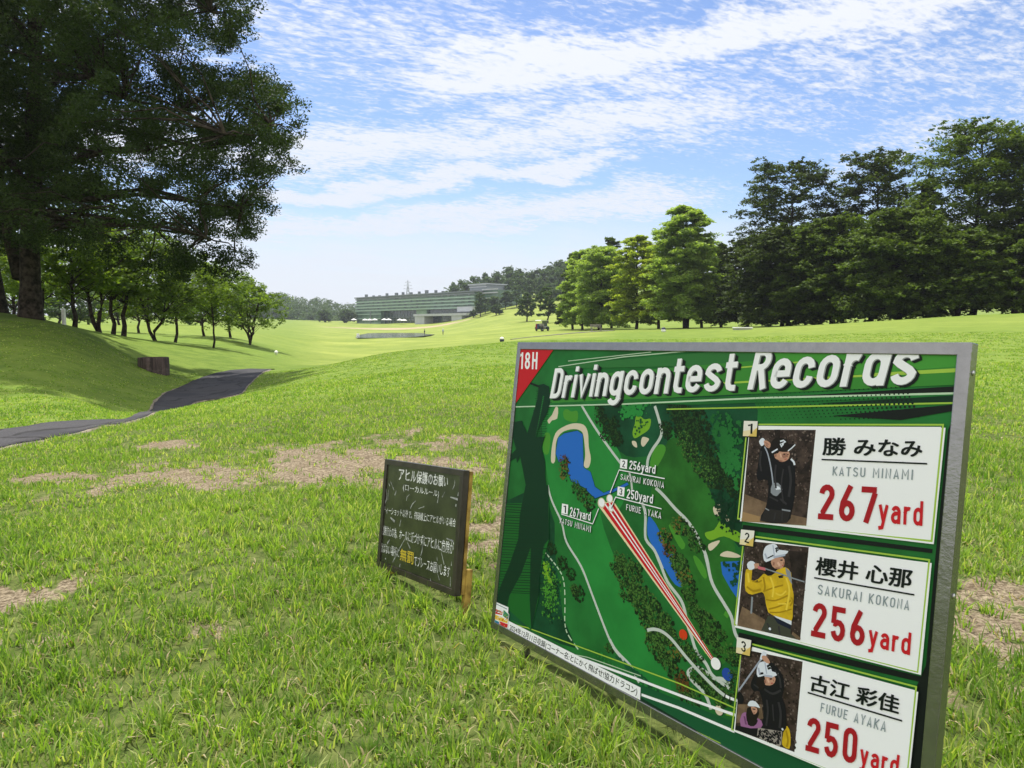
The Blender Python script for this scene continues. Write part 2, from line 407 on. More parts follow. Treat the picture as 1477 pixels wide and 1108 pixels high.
def build_ground():
    na, nl = GZ.shape
    V = np.stack([_gx.ravel(), _gy.ravel(), GZ.ravel()], 1)
    i, j = np.meshgrid(np.arange(na - 1), np.arange(nl - 1), indexing='ij')
    a = (i * nl + j).ravel()
    Fc = np.stack([a, a + 1, a + nl + 1, a + nl], 1)[:, ::-1]
    m = bpy.data.materials.new('turf'); m.use_nodes = True
    nt = m.node_tree; h = G(nt); b = nt.nodes['Principled BSDF']
    b.inputs['Roughness'].default_value = .85; b.inputs['Specular IOR Level'].default_value = .05
    pos = h.n('ShaderNodeTexCoord').outputs['Object']
    def attr(n): return h.n('ShaderNodeAttribute', attribute_name=n).outputs['Fac']
    big = h.ramp(h.noise(pos, .16, 4, .6), .35, .65); mid = h.ramp(h.noise(pos, 1.3, 5, .65), .3, .7); fin = h.ramp(h.noise(pos, 17, 4, .7), .3, .7)
    rough_c = h.mix(mid, (.085, .150, .020), (.165, .235, .038))
    rough_c = h.mix(h.m('MULTIPLY', fin, .45), rough_c, (.20, .26, .055))
    fair_c = h.mix(h.m('ADD', h.m('MULTIPLY', big, .5), h.m('ADD', h.m('MULTIPLY', mid, .25), h.m('MULTIPLY', h.ramp(h.noise(pos, .035, 3), .42, .58), .30))), (.150, .205, .036), (.275, .315, .070))
    wv = h.n('ShaderNodeTexWave', bands_direction='DIAGONAL'); wv.inputs['Scale'].default_value = .06; wv.inputs['Distortion'].default_value = 1.5; wv.inputs['Detail'].default_value = 1; nt.links.new(pos, wv.inputs[0])
    fair_c = h.mix(h.m('MULTIPLY', h.ramp(wv.outputs[1], .35, .65), .28), fair_c, (.145, .20, .036))
    c = h.mix(attr('fairway'), rough_c, fair_c)
    thatch = h.mix(fin, (.045, .072, .016), (.145, .170, .050))
    c = h.mix(attr('near'), c, thatch)
    dn = h.noise(pos, 60, 5, .75); dn2 = h.noise(pos, 9, 4, .6)
    dirt = h.mix(h.ramp(dn, .36, .64), (.075, .056, .034), (.34, .28, .19))
    dirt = h.mix(h.m('MULTIPLY', h.ramp(dn2, .4, .7), .5), dirt, (.15, .11, .07))
    bm_ = h.ramp(h.m('ADD', attr('bare'), h.m('MULTIPLY', h.m('SUBTRACT', h.noise(pos, 22, 4, .7), .5), 1.1)), .30, .60)
    c = h.mix(bm_, c, dirt)
    c = h.mix(attr('sand'), c, h.mix(mid, (.34, .26, .17), (.42, .33, .22)))
    h.put(b.inputs['Base Color'], c)
    bp = h.n('ShaderNodeBump'); bp.inputs['Strength'].default_value = .7; bp.inputs['Distance'].default_value = .02
    h.put(bp.inputs['Height'], h.m('ADD', h.noise(pos, 45, 5, .7), h.m('MULTIPLY', h.noise(pos, 5, 3), 1.5))); nt.links.new(bp.outputs[0], b.inputs['Normal'])
    me = npmesh('ground', V, Fc, m, smooth=True)
    x, y = V[:, 0], V[:, 1]; d = np.hypot(x, y); ppx = CX + F * x / np.maximum(y, .1)
    st = lambda v, a, b_: np.clip((v - a) / (b_ - a), 0, 1)
    wob = fbm(x, y, .06, 9) * 30 - 15
    fair = st(d + wob * .3, 31, 36) * st(ppx, 395, 470) * st(-(ppx + wob), -905, -850) * st(-d, -700, -500) * (y > 0)
    fair = np.maximum(fair, .55 * st(d, 14, 40) * st(ppx, 900, 1100) * st(-d, -58, -50) * (y > 0))
    fair = np.maximum(fair, .35 * st(d, 60, 75) * (y > 0))
    near = st(-d, -11, -7.5)
    sandm = np.zeros(len(x))
    zr = V[:, 2]
    cen = np.interp(ppx, [450, 480, 560, 640, 700], [300, 306, 318, 326, 318]); half = np.interp(ppx, [448, 475, 560, 650, 700], [0, 6, 12, 8, 0])
    sandm = st(half - np.abs(y - cen), 0, 5) * (ppx > 448) * (ppx < 700) * (y > 200)
    for nm, v in (('fairway', fair), ('near', near), ('bare', bare(x, y) * (d < 12) * (y > 0)), ('sand', sandm)):
        at_ = me.attributes.new(nm, 'FLOAT', 'POINT'); at_.data.foreach_set('value', v.astype(np.float32))
    return tag(link('ground', me), 'rolling green turf of the golf course with worn earth patches', kind='structure')
build_ground()

# ------------------------------------------------------------------ asphalt cart path
SECT = [((-420, 652), (-420, 716)), ((-80, 626), (-80, 672)), ((0, 622.8), (0, 649.6)), ((89, 611), (89, 631.7)), ((160, 608), (150, 616.5)), ((191, 603), (200, 606.5)),
        ((226, 580), (275, 584)), ((268, 556), (340, 571)), ((290, 546), (358, 556)), ((328, 535.8), (372, 543)), ((352, 533.4), (388, 534))]
def path_strip(name, pairs, m, lift, mid=6, ext=5.0):
    L = np.array([p[0] for p in pairs]); R = np.array([p[1] for p in pairs])
    if ext:
        dl = L[-1] - L[-2]; dl = dl / np.linalg.norm(dl); L = np.vstack([L, L[-1] + dl * ext]); R = np.vstack([R, R[-1] + dl * ext])
    def res(P):
        t = np.linspace(0, len(P) - 1, (len(P) - 1) * 14 + 1); k = np.clip(t.astype(int), 0, len(P) - 2); f = (t - k)[:, None]
        p0 = P[np.maximum(k - 1, 0)]; p1 = P[k]; p2 = P[k + 1]; p3 = P[np.minimum(k + 2, len(P) - 1)]
        return .5 * (2 * p1 + (p2 - p0) * f + (2 * p0 - 5 * p1 + 4 * p2 - p3) * f ** 2 + (3 * p1 - p0 - 3 * p2 + p3) * f ** 3)
    L, R = res(L), res(R); n = len(L)
    jl = (rng.random(n) - .5) * .06; jr = (rng.random(n) - .5) * .06
    rows = []
    for q in range(-1, mid + 2):
        w = min(max(q, 0), mid) / mid
        P = L * (1 - w) + R * w
        dirn = (R - L) / (np.linalg.norm(R - L, axis=1)[:, None] + 1e-9)
        if q <= 0: P = P + dirn * jl[:, None]
        if q >= mid: P = P + dirn * jr[:, None]
        z = zat(P[:, 0], P[:, 1]) + (lift if 0 <= q <= mid else -.06)
        rows.append(np.column_stack([P[:, 0], P[:, 1], z]))
    V = np.concatenate(rows); Fc = []
    for q in range(len(rows) - 1):
        for k in range(n - 1): Fc.append((q * n + k, q * n + k + 1, (q + 1) * n + k + 1, (q + 1) * n + k))
    return link(name, npmesh(name, V, Fc, m, smooth=False))
asph = bpy.data.materials.new('asphalt'); asph.use_nodes = True
_h = G(asph.node_tree); _b = asph.node_tree.nodes['Principled BSDF']; _pos = _h.n('ShaderNodeTexCoord').outputs['Object']
_c = _h.mix(_h.ramp(_h.noise(_pos, 55, 4, .8), .3, .7), (.030, .029, .031), (.085, .082, .084))
_c = _h.mix(_h.ramp(_h.noise(_pos, .9, 4, .6), .45, .62), _c, (.040, .039, .043))
_c = _h.mix(_h.m('MULTIPLY', _h.ramp(_h.noise(_pos, .35, 3, .6), .56, .68), .5), _c, (.12, .11, .10))
_v = _h.n('ShaderNodeTexVoronoi', feature='DISTANCE_TO_EDGE'); _v.inputs['Scale'].default_value = .55; _wp = _h.n('ShaderNodeVectorMath', operation='ADD')
_nv = _h.n('ShaderNodeTexNoise'); _nv.inputs['Scale'].default_value = 1.2; _nv.inputs['Detail'].default_value = 4; asph.node_tree.links.new(_pos, _nv.inputs[0]); asph.node_tree.links.new(_pos, _wp.inputs[0]); asph.node_tree.links.new(_nv.outputs[1], _wp.inputs[1]); asph.node_tree.links.new(_wp.outputs[0], _v.inputs[0])
_c = _h.mix(_h.ramp(_v.outputs[0], .006, .03, .85, 0.0), _c, (.018, .017, .016))
_h.put(_b.inputs['Base Color'], _c); _b.inputs['Roughness'].default_value = .9; _b.inputs['Specular IOR Level'].default_value = .2
_bp = _h.n('ShaderNodeBump'); _bp.inputs['Strength'].default_value = .5; _h.put(_bp.inputs['Height'], _h.noise(_pos, 60, 4, .8)); asph.node_tree.links.new(_bp.outputs[0], _b.inputs['Normal'])
pairs = []
for k, (l, r) in enumerate(SECT):
    y0 = 1.0 if k < 6 else 11.5
    pairs.append((hit(*l, Y0=y0)[:2], hit(*r, Y0=y0)[:2]))
print('PATH', [(np.round(a, 1).tolist(), np.round(b, 1).tolist()) for a, b in pairs])
tag(path_strip('path', pairs, asph, .03, ext=.4), 'patched grey asphalt cart path dipping and climbing on the left', kind='structure')
# worn pale edge along the path
edge_m = mat('path_edge', (.22, .19, .14), .9, .2, vary=.4, vscale=9, bump=.6, bscale=40)
def edge_pairs(side, w):
    o = []
    for a, b in pairs:
        d = (a - b) / np.linalg.norm(a - b)
        if side: o.append((a + d * w, a - d * .03))
        else: o.append((b + d * .03, b - d * w))
    return o
tag(path_strip('path_verge', edge_pairs(0, .10), edge_m, .018, mid=2, ext=0), 'pale sandy verge along the near side of the cart path', kind='structure')
tag(path_strip('path_verge', edge_pairs(1, .08), edge_m, .018, mid=2, ext=0), 'pale sandy verge along the far side of the cart path', kind='structure')
# distant path beside the cart
far_p = [((736, 489), (741, 490.2)), ((760, 485.5), (768, 487.3)), ((790, 482.8), (800, 484.0)), ((820, 480.3), (830, 481.5)), ((850, 479.2), (860, 480.2))]
fp = [(np.array(ground(a[0], Y))[:2], np.array(ground(a[0] + 3, Y - 2.6))[:2]) for a, Y in zip([s[0] for s in far_p], (72, 79, 84, 88, 90))]
tag(path_strip('path', fp, mat('far_path', (.16, .15, .13), .9, .2, vary=.3, vscale=2), .05, mid=2, ext=4), 'far cart path curving past the golf cart', kind='structure')

# ------------------------------------------------------------------ pond
def pond():
    pts = []
    for px, Y in ((512, 131), (530, 128), (560, 129), (590, 136), (606, 150), (620, 170), (632, 205), (638, 238), (625, 247), (600, 248), (570, 247), (545, 244), (530, 225), (520, 185), (514, 155)):
        r0 = ray(px, HOR); pts.append((r0[0] / r0[1] * Y, Y))
    m = bpy.data.materials.new('pond_water'); m.use_nodes = True
    h = G(m.node_tree); b = m.node_tree.nodes['Principled BSDF']
    b.inputs['Base Color'].default_value = (.012, .02, .018, 1); b.inputs['Roughness'].default_value = .12; b.inputs['IOR'].default_value = 1.33
    bp = h.n('ShaderNodeBump'); bp.inputs['Strength'].default_value = .01; bp.inputs['Distance'].default_value = .01
    h.put(bp.inputs['Height'], h.noise(h.n('ShaderNodeTexCoord').outputs['Object'], .8, 2)); m.node_tree.links.new(bp.outputs[0], b.inputs['Normal'])
    mb = MB(); n = len(pts)
    mb.add([(x, y, -1.0) for x, y in pts], tessellate_polygon([[Vector((x, y, 0)) for x, y in pts]]))
    o = mb.build('water', m); tag(o, 'pond in front of the hotel', kind='structure')
pond()

# ------------------------------------------------------------------ summer haze between here and the hills
def haze():
    m = bpy.data.materials.new('haze'); m.use_nodes = True; nt = m.node_tree
    for n in list(nt.nodes): nt.nodes.remove(n)
    v = nt.nodes.new('ShaderNodeVolumePrincipled'); v.inputs['Color'].default_value = (.86, .91, 1.0, 1); v.inputs['Density'].default_value = HAZE; v.inputs['Anisotropy'].default_value = .3
    o = nt.nodes.new('ShaderNodeOutputMaterial'); nt.links.new(v.outputs[0], o.inputs['Volume'])
    mb = MB(); zl = float(GZ.min()) - 1; mb.box((-1700, -1700, zl), (1700, 1700, 75)); tag(mb.build('haze', m), 'thin summer haze over the course', 'haze', kind='stuff')
HAZE = .00020
haze()
# ------------------------------------------------------------------ board poses (from the photo's vanishing lines)
def pose(T, R):
    R = np.array(R); M = Matrix.Identity(4)
    for i in range(3):
        for j in range(3): M[i][j] = R[i][j]
    M.translation = Vector((T[0], T[1], T[2] + CAMH)); return M
BM = pose((0.017063, 2.17, -0.045347), [[0.5969461896, 0.7966781099, 0.0946532401], [-0.8021096713, 0.5902102276, 0.0909503290], [0.0165928259, -0.1302147317, 0.9913469634]])
BW, BH = 1.241924, 0.869076
SM = pose((-0.499012, 2.76, -0.515569), [[0.6182394667, 0.7830821404, 0.0675449719], [-0.7823016919, 0.6047469098, 0.1492824099], [0.0760527760, -0.1451328233, 0.9864848903]])
SW, SH = 0.545918, 0.413659

# ------------------------------------------------------------------ grass blades
def grass():
    zones = [  # r0, r1, tufts per m2, blades per tuft, length, width, half angle
        (.5, 2.6, 1050, 9, .076, .0043, 66), (2.6, 4.2, 850, 9, .068, .0050, 58), (4.2, 6.5, 520, 8, .058, .0064, 52),
        (6.5, 10, 250, 8, .052, .0090, 48), (10, 15, 100, 8, .048, .015, 45), (15, 27, 30, 7, .030, .024, 42)]
    VV, FF, MI = [], [], []; off = 0
    for r0, r1, dens, nb, ln, wd, ha in zones:
        ha = math.radians(ha); area = ha * (r1 * r1 - r0 * r0); n = int(area * dens)
        r = np.sqrt(rng.random(n) * (r1 * r1 - r0 * r0) + r0 * r0); a = (rng.random(n) * 2 - 1) * ha
        tx, ty = r * np.sin(a), r * np.cos(a)
        b = bare(tx, ty)
        lush = np.clip((fbm(tx, ty, 1.7, 21) - .3) * 2.2, 0, 1) * .6 + np.clip((vnoise(tx, ty, 6.0, 33) - .2), 0, 1) * .5
        thin = np.clip((.46 - fbm(tx, ty, 2.3, 41)) * 5, 0, .45) * (r0 < 8)
        keep = (rng.random(n) > np.clip(b * 1.02, 0, 0.90)) & (rng.random(n) > thin)
        # keep the asphalt free
        for (pa, pb) in zip(pairs[:-1], pairs[1:]):
            q = [np.array(pa[0]), np.array(pb[0]), np.array(pb[1]), np.array(pa[1])]
            ins = np.ones(n, bool); sgn = None
            for k in range(4):
                e = q[(k + 1) % 4] - q[k]; cr = e[0] * (ty - q[k][1]) - e[1] * (tx - q[k][0])
                if sgn is None: sgn = np.sign(np.mean([(e[0] * (q[(k + 2) % 4][1] - q[k][1]) - e[1] * (q[(k + 2) % 4][0] - q[k][0]))]))
                ins &= cr * sgn > 0
            keep &= ~ins
        tx, ty, b, lush = tx[keep], ty[keep], b[keep], lush[keep]; n = len(tx)
        N = n * nb
        X0, Y0 = np.repeat(tx, nb), np.repeat(ty, nb); B = np.repeat(b, nb); LU = np.repeat(lush, nb)
        th = rng.random(N) * 2 * np.pi; rad = np.sqrt(rng.random(N)) * (.022 + .018 * (r0 > 2.6) + .03 * (r0 > 6))
        bx, by = X0 + rad * np.cos(th), Y0 + rad * np.sin(th)
        straw = rng.random(N) < (.03 + .16 * B + .05 * (1 - LU)); pale = rng.random(N) < .2
        lean = np.where(straw, .9 + .5 * rng.random(N), .22 + .75 * rng.random(N) ** 1.2)
        hd = th + rng.normal(0, .8, N)
        L = ln * (.45 + .75 * rng.random(N)) * (.58 + .62 * LU) * (1 - .35 * B)
        W = wd * (.7 + .6 * rng.random(N))
        dx, dy = np.cos(hd), np.sin(hd)
        tw = hd + np.pi / 2 + rng.normal(0, .7, N); wx, wy = np.cos(tw) * W / 2, np.sin(tw) * W / 2
        # stay clear of the two boards
        ok = np.ones(N, bool)
        for (M, w) in ((BM, BW), (SM, SW)):
            I = np.array(M.inverted())
            px_ = I[0, 0] * bx + I[0, 1] * by + I[0, 3]; py_ = I[1, 0] * bx + I[1, 1] * by + I[1, 3]
            ax = np.array([M[0][0], M[1][0]]); ax /= np.linalg.norm(ax); nn = np.array([-ax[1], ax[0]])
            base = M @ Vector((0, 0, -(BH if w == BW else SH)))
            s = (bx - base.x) * ax[0] + (by - base.y) * ax[1]; t = (bx - base.x) * nn[0] + (by - base.y) * nn[1]
            tip = t + L * np.sin(lean) * (dx * nn[0] + dy * nn[1])
            inr = (s > -.02) & (s < w + .02)
            ok &= ~(inr & (t > -.012) & (t < .08)); ok &= ~(inr & (t * tip < 0)); ok &= ~(inr & (t > -.012) & (tip < .02) & (t < .15))
        bz = zat(bx, by) - .004
        m1 = .55
        cx_, cz_ = L * m1 * np.sin(lean * .6), L * m1 * np.cos(lean * .6)
        ex, ez = cx_ + L * (1 - m1) * np.sin(np.minimum(lean * 1.5, 1.75)), cz_ + L * (1 - m1) * np.cos(np.minimum(lean * 1.5, 1.75))
        P = np.empty((N, 6, 3))
        P[:, 0] = np.stack([bx - wx, by - wy, bz], 1); P[:, 1] = np.stack([bx + wx, by + wy, bz], 1)
        mx, my, mz = bx + dx * cx_, by + dy * cx_, bz + cz_
        P[:, 2] = np.stack([mx + wx * .85, my + wy * .85, mz], 1); P[:, 3] = np.stack([mx - wx * .85, my - wy * .85, mz], 1)
        qx, qy, qz = bx + dx * ex, by + dy * ex, np.maximum(bz + ez, bz + .006)
        P[:, 4] = np.stack([qx + wx * .12, qy + wy * .12, qz], 1); P[:, 5] = np.stack([qx - wx * .12, qy - wy * .12, qz], 1)
        P = P[ok]; st = straw[ok]; pl = pale[ok]; N = len(P)
        VV.append(P.reshape(-1, 3)); k = off + np.arange(N) * 6
        FF.append(np.stack([np.stack([k, k + 1, k + 2, k + 3], 1), np.stack([k + 3, k + 2, k + 4, k + 5], 1)], 1).reshape(-1, 4))
        MI.append(np.repeat(np.where(st, 1, np.where(pl, 2, 0)), 2)); off += N * 6
    ms = [leafmat('grass_blade', (.080, .178, .022), (.250, .355, .078), .48, .55), leafmat('straw_blade', (.24, .19, .10), (.48, .41, .25), .25, .8),
          leafmat('pale_blade', (.26, .33, .09), (.44, .47, .20), .4, .5)]
    me = npmesh('grass', np.concatenate(VV), np.concatenate(FF), ms, np.concatenate(MI))
    print('BLADES', off // 6)
    tag(link('grass', me), 'long tufted grass growing round the two boards', 'grass', kind='stuff')
grass()
# ------------------------------------------------------------------ trees
bark = mat('bark', (.020, .016, .013), .95, .1, vary=.6, vscale=6, bump=.9, bscale=14, col2=(.060, .048, .038))
bark_pale = mat('bark_pale', (.06, .05, .04), .95, .1, vary=.5, vscale=5, bump=.9, bscale=12, col2=(.13, .11, .09))
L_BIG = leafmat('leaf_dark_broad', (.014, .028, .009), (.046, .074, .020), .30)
L_MID = leafmat('leaf_mid_broad', (.060, .105, .020), (.150, .215, .036), .48)
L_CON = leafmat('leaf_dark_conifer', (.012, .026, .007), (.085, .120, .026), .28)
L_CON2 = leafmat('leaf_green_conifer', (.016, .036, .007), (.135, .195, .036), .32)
L_MET = leafmat('leaf_feathery', (.155, .230, .060), (.280, .370, .110), .50)
L_YEL = leafmat('leaf_yellow_green', (.200, .260, .034), (.320, .385, .060), .48)
L_FAR = leafmat('leaf_far', (.030, .062, .018), (.075, .120, .032), .28)

def leafquads(cent, size, r, flat=.6, aspect=.5, droop=0.0):
    n = len(cent)
    nrm = r.normal(size=(n, 3)); nrm[:, 2] = np.abs(nrm[:, 2]) + flat * 1.6; nrm /= np.linalg.norm(nrm, axis=1)[:, None]
    t = r.normal(size=(n, 3)); t[:, 2] -= droop; t -= (t * nrm).sum(1)[:, None] * nrm; t /= np.linalg.norm(t, axis=1)[:, None] + 1e-9
    b = np.cross(nrm, t); s = size * (.6 + .8 * r.random(n)); s = s[:, None]
    P = np.empty((n, 4, 3))
    P[:, 0] = cent - t * s; P[:, 1] = cent + b * s * aspect + t * s * .1; P[:, 2] = cent + t * s; P[:, 3] = cent - b * s * aspect + t * s * .1
    return P.reshape(-1, 3), (np.arange(n)[:, None] * 4 + np.arange(4)[None])

def crown_obj(parent, clumps, m, r, size, per, flat=.6, droop=0.0, aspect=.5, spread=.75):
    """clumps: rows of x y z rx ry rz; leaves fill each clump, denser in its upper shell"""
    cl = np.asarray(clumps); k = np.maximum((per * cl[:, 6] if cl.shape[1] > 6 else np.full(len(cl), per)), 4).astype(int)
    idx = np.repeat(np.arange(len(cl)), k); n = len(idx)
    d = r.normal(size=(n, 3)); d /= np.linalg.norm(d, axis=1)[:, None]; d *= (r.random(n) ** .45)[:, None]
    # break the clump up into sprays
    sp = r.normal(size=(len(cl), 7, 3)) * .52
    pick = sp[idx, r.integers(0, 7, n)]
    off = pick * spread + d * (1.25 - spread) * .8
    P = cl[idx, :3] + off * cl[idx, 3:6]
    P[:, 2] -= droop * (off[:, 0] ** 2 + off[:, 1] ** 2) * cl[idx, 5] * .6
    V, Fc = leafquads(P, size, r, flat, aspect, droop)
    return link('crown', npmesh('crown', V, Fc, m), parent)

def limb(mb, a, b, r0, r1, r, sag=.0, seg=5, n=5, wig=.06):
    a, b = Vector(a), Vector(b); L = (b - a).length; pts = []; rad = []
    for i in range(seg + 1):
        t = i / seg; p = a.lerp(b, t); p.z += math.sin(t * math.pi) * sag * L
        if 0 < i < seg: p += Vector(r.normal(size=3)) * wig * L * .5
        pts.append(p); rad.append(r0 * (1 - t) + r1 * t)
    mb.tube(pts, rad, n, caps=False); return pts

def trunk_pts(h, lean, r, n=9, wig=.012):
    pts = [Vector((0, 0, -.25))]
    for i in range(n + 1):
        t = i / n; pts.append(Vector((lean[0] * t * h + (r.normal() * wig * h if i else 0), lean[1] * t * h + (r.normal() * wig * h if i else 0), t * h)))
    return pts

def broadleaf(name, label, base, h, rad, cb, seed, m=None, leaf=.10, per=150, ncl=60, stems=1, tr=.12, group=None, flat=.6, cat='tree', bk=None, holes=.0):
    """spreading broadleaf: trunk(s), limbs to clumps in an uneven domed crown from height cb to h"""
    r = np.random.default_rng(seed); root = thing(name, label, cat, base, 0, group)
    mb = MB(); tops = []
    for s in range(stems):
        ang = s * 2.4 + seed; ln = (.10 * math.cos(ang), .10 * math.sin(ang)) if stems == 1 else (.30 * math.cos(ang), .30 * math.sin(ang))
        pts = trunk_pts(h * .8, ln, r); k = len(pts)
        mb.tube(pts, [tr * (1.5 if i == 0 else 1.15 if i == 1 else 1) * (1 - .85 * i / (k - 1)) + .01 for i in range(k)], 9)
        tops.append(pts)
    cl = []
    for _ in range(ncl * 30):
        if len(cl) >= ncl: break
        a = r.random() * 2 * math.pi; z = cb + (h - cb) * r.random() ** .9; t = (z - cb) / (h - cb)
        R = rad * math.sqrt(max(0.02, 1 - (2 * abs(t - .38)) ** 2.2 if t > .38 else 1 - (1.6 * (.38 - t)) ** 2)) * (.8 + .3 * math.sin(a * 3 + seed))
        q = R * math.sqrt(r.random() * .9 + .1); p = np.array([q * math.cos(a), q * math.sin(a), z])
        sz = rad * (.20 + .12 * r.random())
        if any(np.linalg.norm(p - c[:3]) < sz * .62 for c in cl): continue
        cl.append(np.array([*p, sz, sz, sz * .55, 1.0]))
    for c in cl:
        pts = tops[r.integers(0, len(tops))]; want = max(cb * .75, c[2] - .55 * math.hypot(c[0], c[1]))
        j = min(range(1, len(pts)), key=lambda i: abs(pts[i].z - want))
        limb(mb, pts[j], c[:3], tr * .32 * (1 - .5 * j / len(pts)), .008, r, .08)
    mb.build('trunk', bk or bark, root, smooth=True, fix=False)
    crown_obj(root, cl, m or L_MID, r, leaf, per, flat)
    return root

def conifer(name, label, base, h, prof, seed, m, leaf=.16, per=60, nb=70, tr=.2, rise=.35, open_=.0, cb=.08, flat=.5, droop=.3, stems=1, group=None, lean=0.0, along=(.35, 1.0), nclump=4, spread=.86):
    """tiered tree: boughs leave the trunk all the way up, foliage sits along their outer part. prof(t) = bough length at height fraction t"""
    r = np.random.default_rng(seed); root = thing(name, label, 'tree', base, 0, group)
    mb = MB(); cl = []
    pts = trunk_pts(h, (lean, 0), r, 10, .006); k = len(pts)
    mb.tube(pts, [tr * (1.45 if i == 0 else 1.1 if i == 1 else 1) * (1 - .92 * i / (k - 1)) + .012 for i in range(k)], 8)
    for s in range(1, stems):
        a = s * 2.1 + seed; p2 = [Vector((math.cos(a) * (.35 + .05 * i) * tr * 3, math.sin(a) * (.35 + .05 * i) * tr * 3, -.2 + i * h * .1)) for i in range(8)]
        mb.tube(p2, [tr * .7 * (1 - .1 * i) for i in range(8)], 6)
    for b in range(nb):
        t = cb + (1 - cb) * ((b + r.random()) / nb) ** 1.0; a = b * 2.39996 + r.normal() * .35
        Lb = prof(t) * (.72 + .42 * r.random())
        z = t * h * .985; p0 = Vector((lean * z, 0, z)); d = Vector((math.cos(a), math.sin(a), 0))
        e = p0 + d * Lb + Vector((0, 0, Lb * rise * (1.6 * t - .30) * (.6 + .8 * r.random())))
        limb(mb, p0, e, .05 * tr / .2 * (1 - t * .6) + .008, .006, r, .10, 4, 4)
        if r.random() < open_: continue
        nc = max(2, int(nclump * (Lb / max(prof(.3), .1)) + .5))
        for q in range(nc):
            f = along[0] + (along[1] - along[0]) * (q + .5 + .4 * (r.random() - .5)) / nc
            p = p0.lerp(e, f) + Vector((0, 0, math.sin(f * math.pi) * .10 * Lb)); side = Vector((-d.y, d.x, 0)) * r.normal() * Lb * .13 * f
            sz = (.28 + .16 * r.random()) * (.55 + .45 * Lb / max(prof(.3), .1)) * max(prof(.3), .6) * .74
            cl.append([*(p + side), sz, sz, sz * .42, 1.0])
    if not open_:
        cl.append([lean * h, 0, h * .985, .35, .35, .5, 1.0])
    mb.build('trunk', bark, root, smooth=True, fix=False)
    crown_obj(root, cl, m, r, leaf * 1.0, per * 1.7, flat + .3, droop, spread=spread)
    return root

# -- the great tree on the left mound
def great_tree():
    r = np.random.default_rng(11); Y = 24.2; base = ground(45, Y); base.z -= .05
    root = thing('broadleaf_tree', 'huge dark spreading tree with thick trunk on the left mound', 'tree', base)
    B = np.array(base); mb = MB()
    def P(px, py, dy=0.0): return Vector(at(px, py, Y + dy) - B)
    main = [Vector((0, 0, -.4)), Vector((0, 0, .05)), P(44, 415), P(43, 360), P(45, 300), P(50, 240, .2), P(48, 170, .2), P(52, 100, .4), P(48, 20, .4), P(55, -80, .5), P(60, -200, .5)]
    mb.tube(main, [.56, .39, .31, .29, .28, .26, .23, .20, .17, .12, .05], 14)
    m2 = [P(30, 400, .2), P(14, 340, .6), P(6, 290, .9), P(-8, 220, 1.2), P(-20, 120, 1.4), P(-30, 0, 1.5)]
    mb.tube(m2, [.26, .21, .18, .15, .12, .07], 10)
    big = []
    for a, pts in ((4, [(60, 135), (85, 110), (130, 112), (190, 135), (260, 160)]), (5, [(52, 245), (90, 235), (140, 215), (220, 215), (320, 200)]), (3, [(46, 310), (80, 268), (105, 230)]),
                   (6, [(50, 175), (110, 175), (200, 200), (300, 215), (380, 190)]), (7, [(50, 95), (110, 60), (200, 40), (290, 20)]), (4, [(46, 330), (120, 318), (220, 325), (300, 345)]),
                   (7, [(50, 40), (100, -20), (180, -80), (240, -140)]), (3, [(44, 270), (20, 230), (-30, 190), (-120, 160)]), (5, [(48, 60), (0, 10), (-80, -40), (-160, -80)]), (4, [(45, 290), (110, 285), (200, 275), (290, 290), (350, 300)])):
        for sgn in (-1, 1):
            q = [P(x + r.normal() * 5, y + r.normal() * 5, sgn * (i / (len(pts) - 1)) * 3.2 * (.5 + r.random())) for i, (x, y) in enumerate(pts)]
            mb.tube(q, [.115 * (1 - .78 * i / (len(q) - 1)) for i in range(len(q))], 7, caps=False); big += q[1:]
    poly = [(-280, -350), (240, -350), (325, -120), (350, 0), (338, 60), (345, 105), (400, 120), (432, 170), (420, 225), (385, 268), (368, 315), (352, 380), (310, 405), (240, 385), (205, 362), (140, 350), (60, 345), (-50, 350), (-260, 360)]
    def inside(x, y):
        c = False; n = len(poly)
        for i in range(n):
            (x0, y0), (x1, y1) = poly[i], poly[i - 1]
            if (y0 > y) != (y1 > y) and x < (x1 - x0) * (y - y0) / (y1 - y0) + x0: c = not c
        return c
    cl = []; bigA = np.array([list(v) for v in big])
    def put(x, y, dy, sz, w=1.0):
        p = P(x, y, dy); cl.append([*p, sz, sz, sz * .72, w])
        j = int(np.argmin(((bigA - np.array(p)) ** 2).sum(1) + 3 * np.maximum(0, bigA[:, 2] - p.z)))
        limb(mb, big[j], p, .035, .008, r, .06, 4, 4)
    for i in range(len(poly)):      # sprays along the visible outline
        (x0, y0), (x1, y1) = poly[i], poly[(i + 1) % len(poly)]
        L = math.hypot(x1 - x0, y1 - y0)
        for k in range(max(1, int(L / 26))):
            t = (k + r.random()) / max(1, int(L / 26)); x, y = x0 + (x1 - x0) * t, y0 + (y1 - y0) * t
            if -120 < y < 400 and x > -60: put(x - 6 + r.normal() * 6, y + r.normal() * 6, r.normal() * 1.5, .50 + .2 * r.random(), .55)
    n = 0
    while n < 820:
        x, y = r.uniform(-280, 430), r.uniform(-350, 395)
        if not inside(x, y): continue
        R = max(1.0, 9.5 ** 2 - ((x - 45) / F * Y) ** 2) ** .5
        dy = r.uniform(-.8, .65) * R * (.9 if y > -50 else .7)
        put(x, y, dy, .66 + .34 * r.random()); n += 1
    mb.build('trunk', bark, root, smooth=True, fix=False)
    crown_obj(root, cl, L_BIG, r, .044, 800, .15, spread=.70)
great_tree()
b0 = ground(-6, 27.0)
broadleaf('broadleaf_tree', 'dark thick trunked tree at the left edge, just behind the huge tree', b0, 14, 6.5, 3.6, 3, L_BIG, .12, 240, 90, tr=.42)

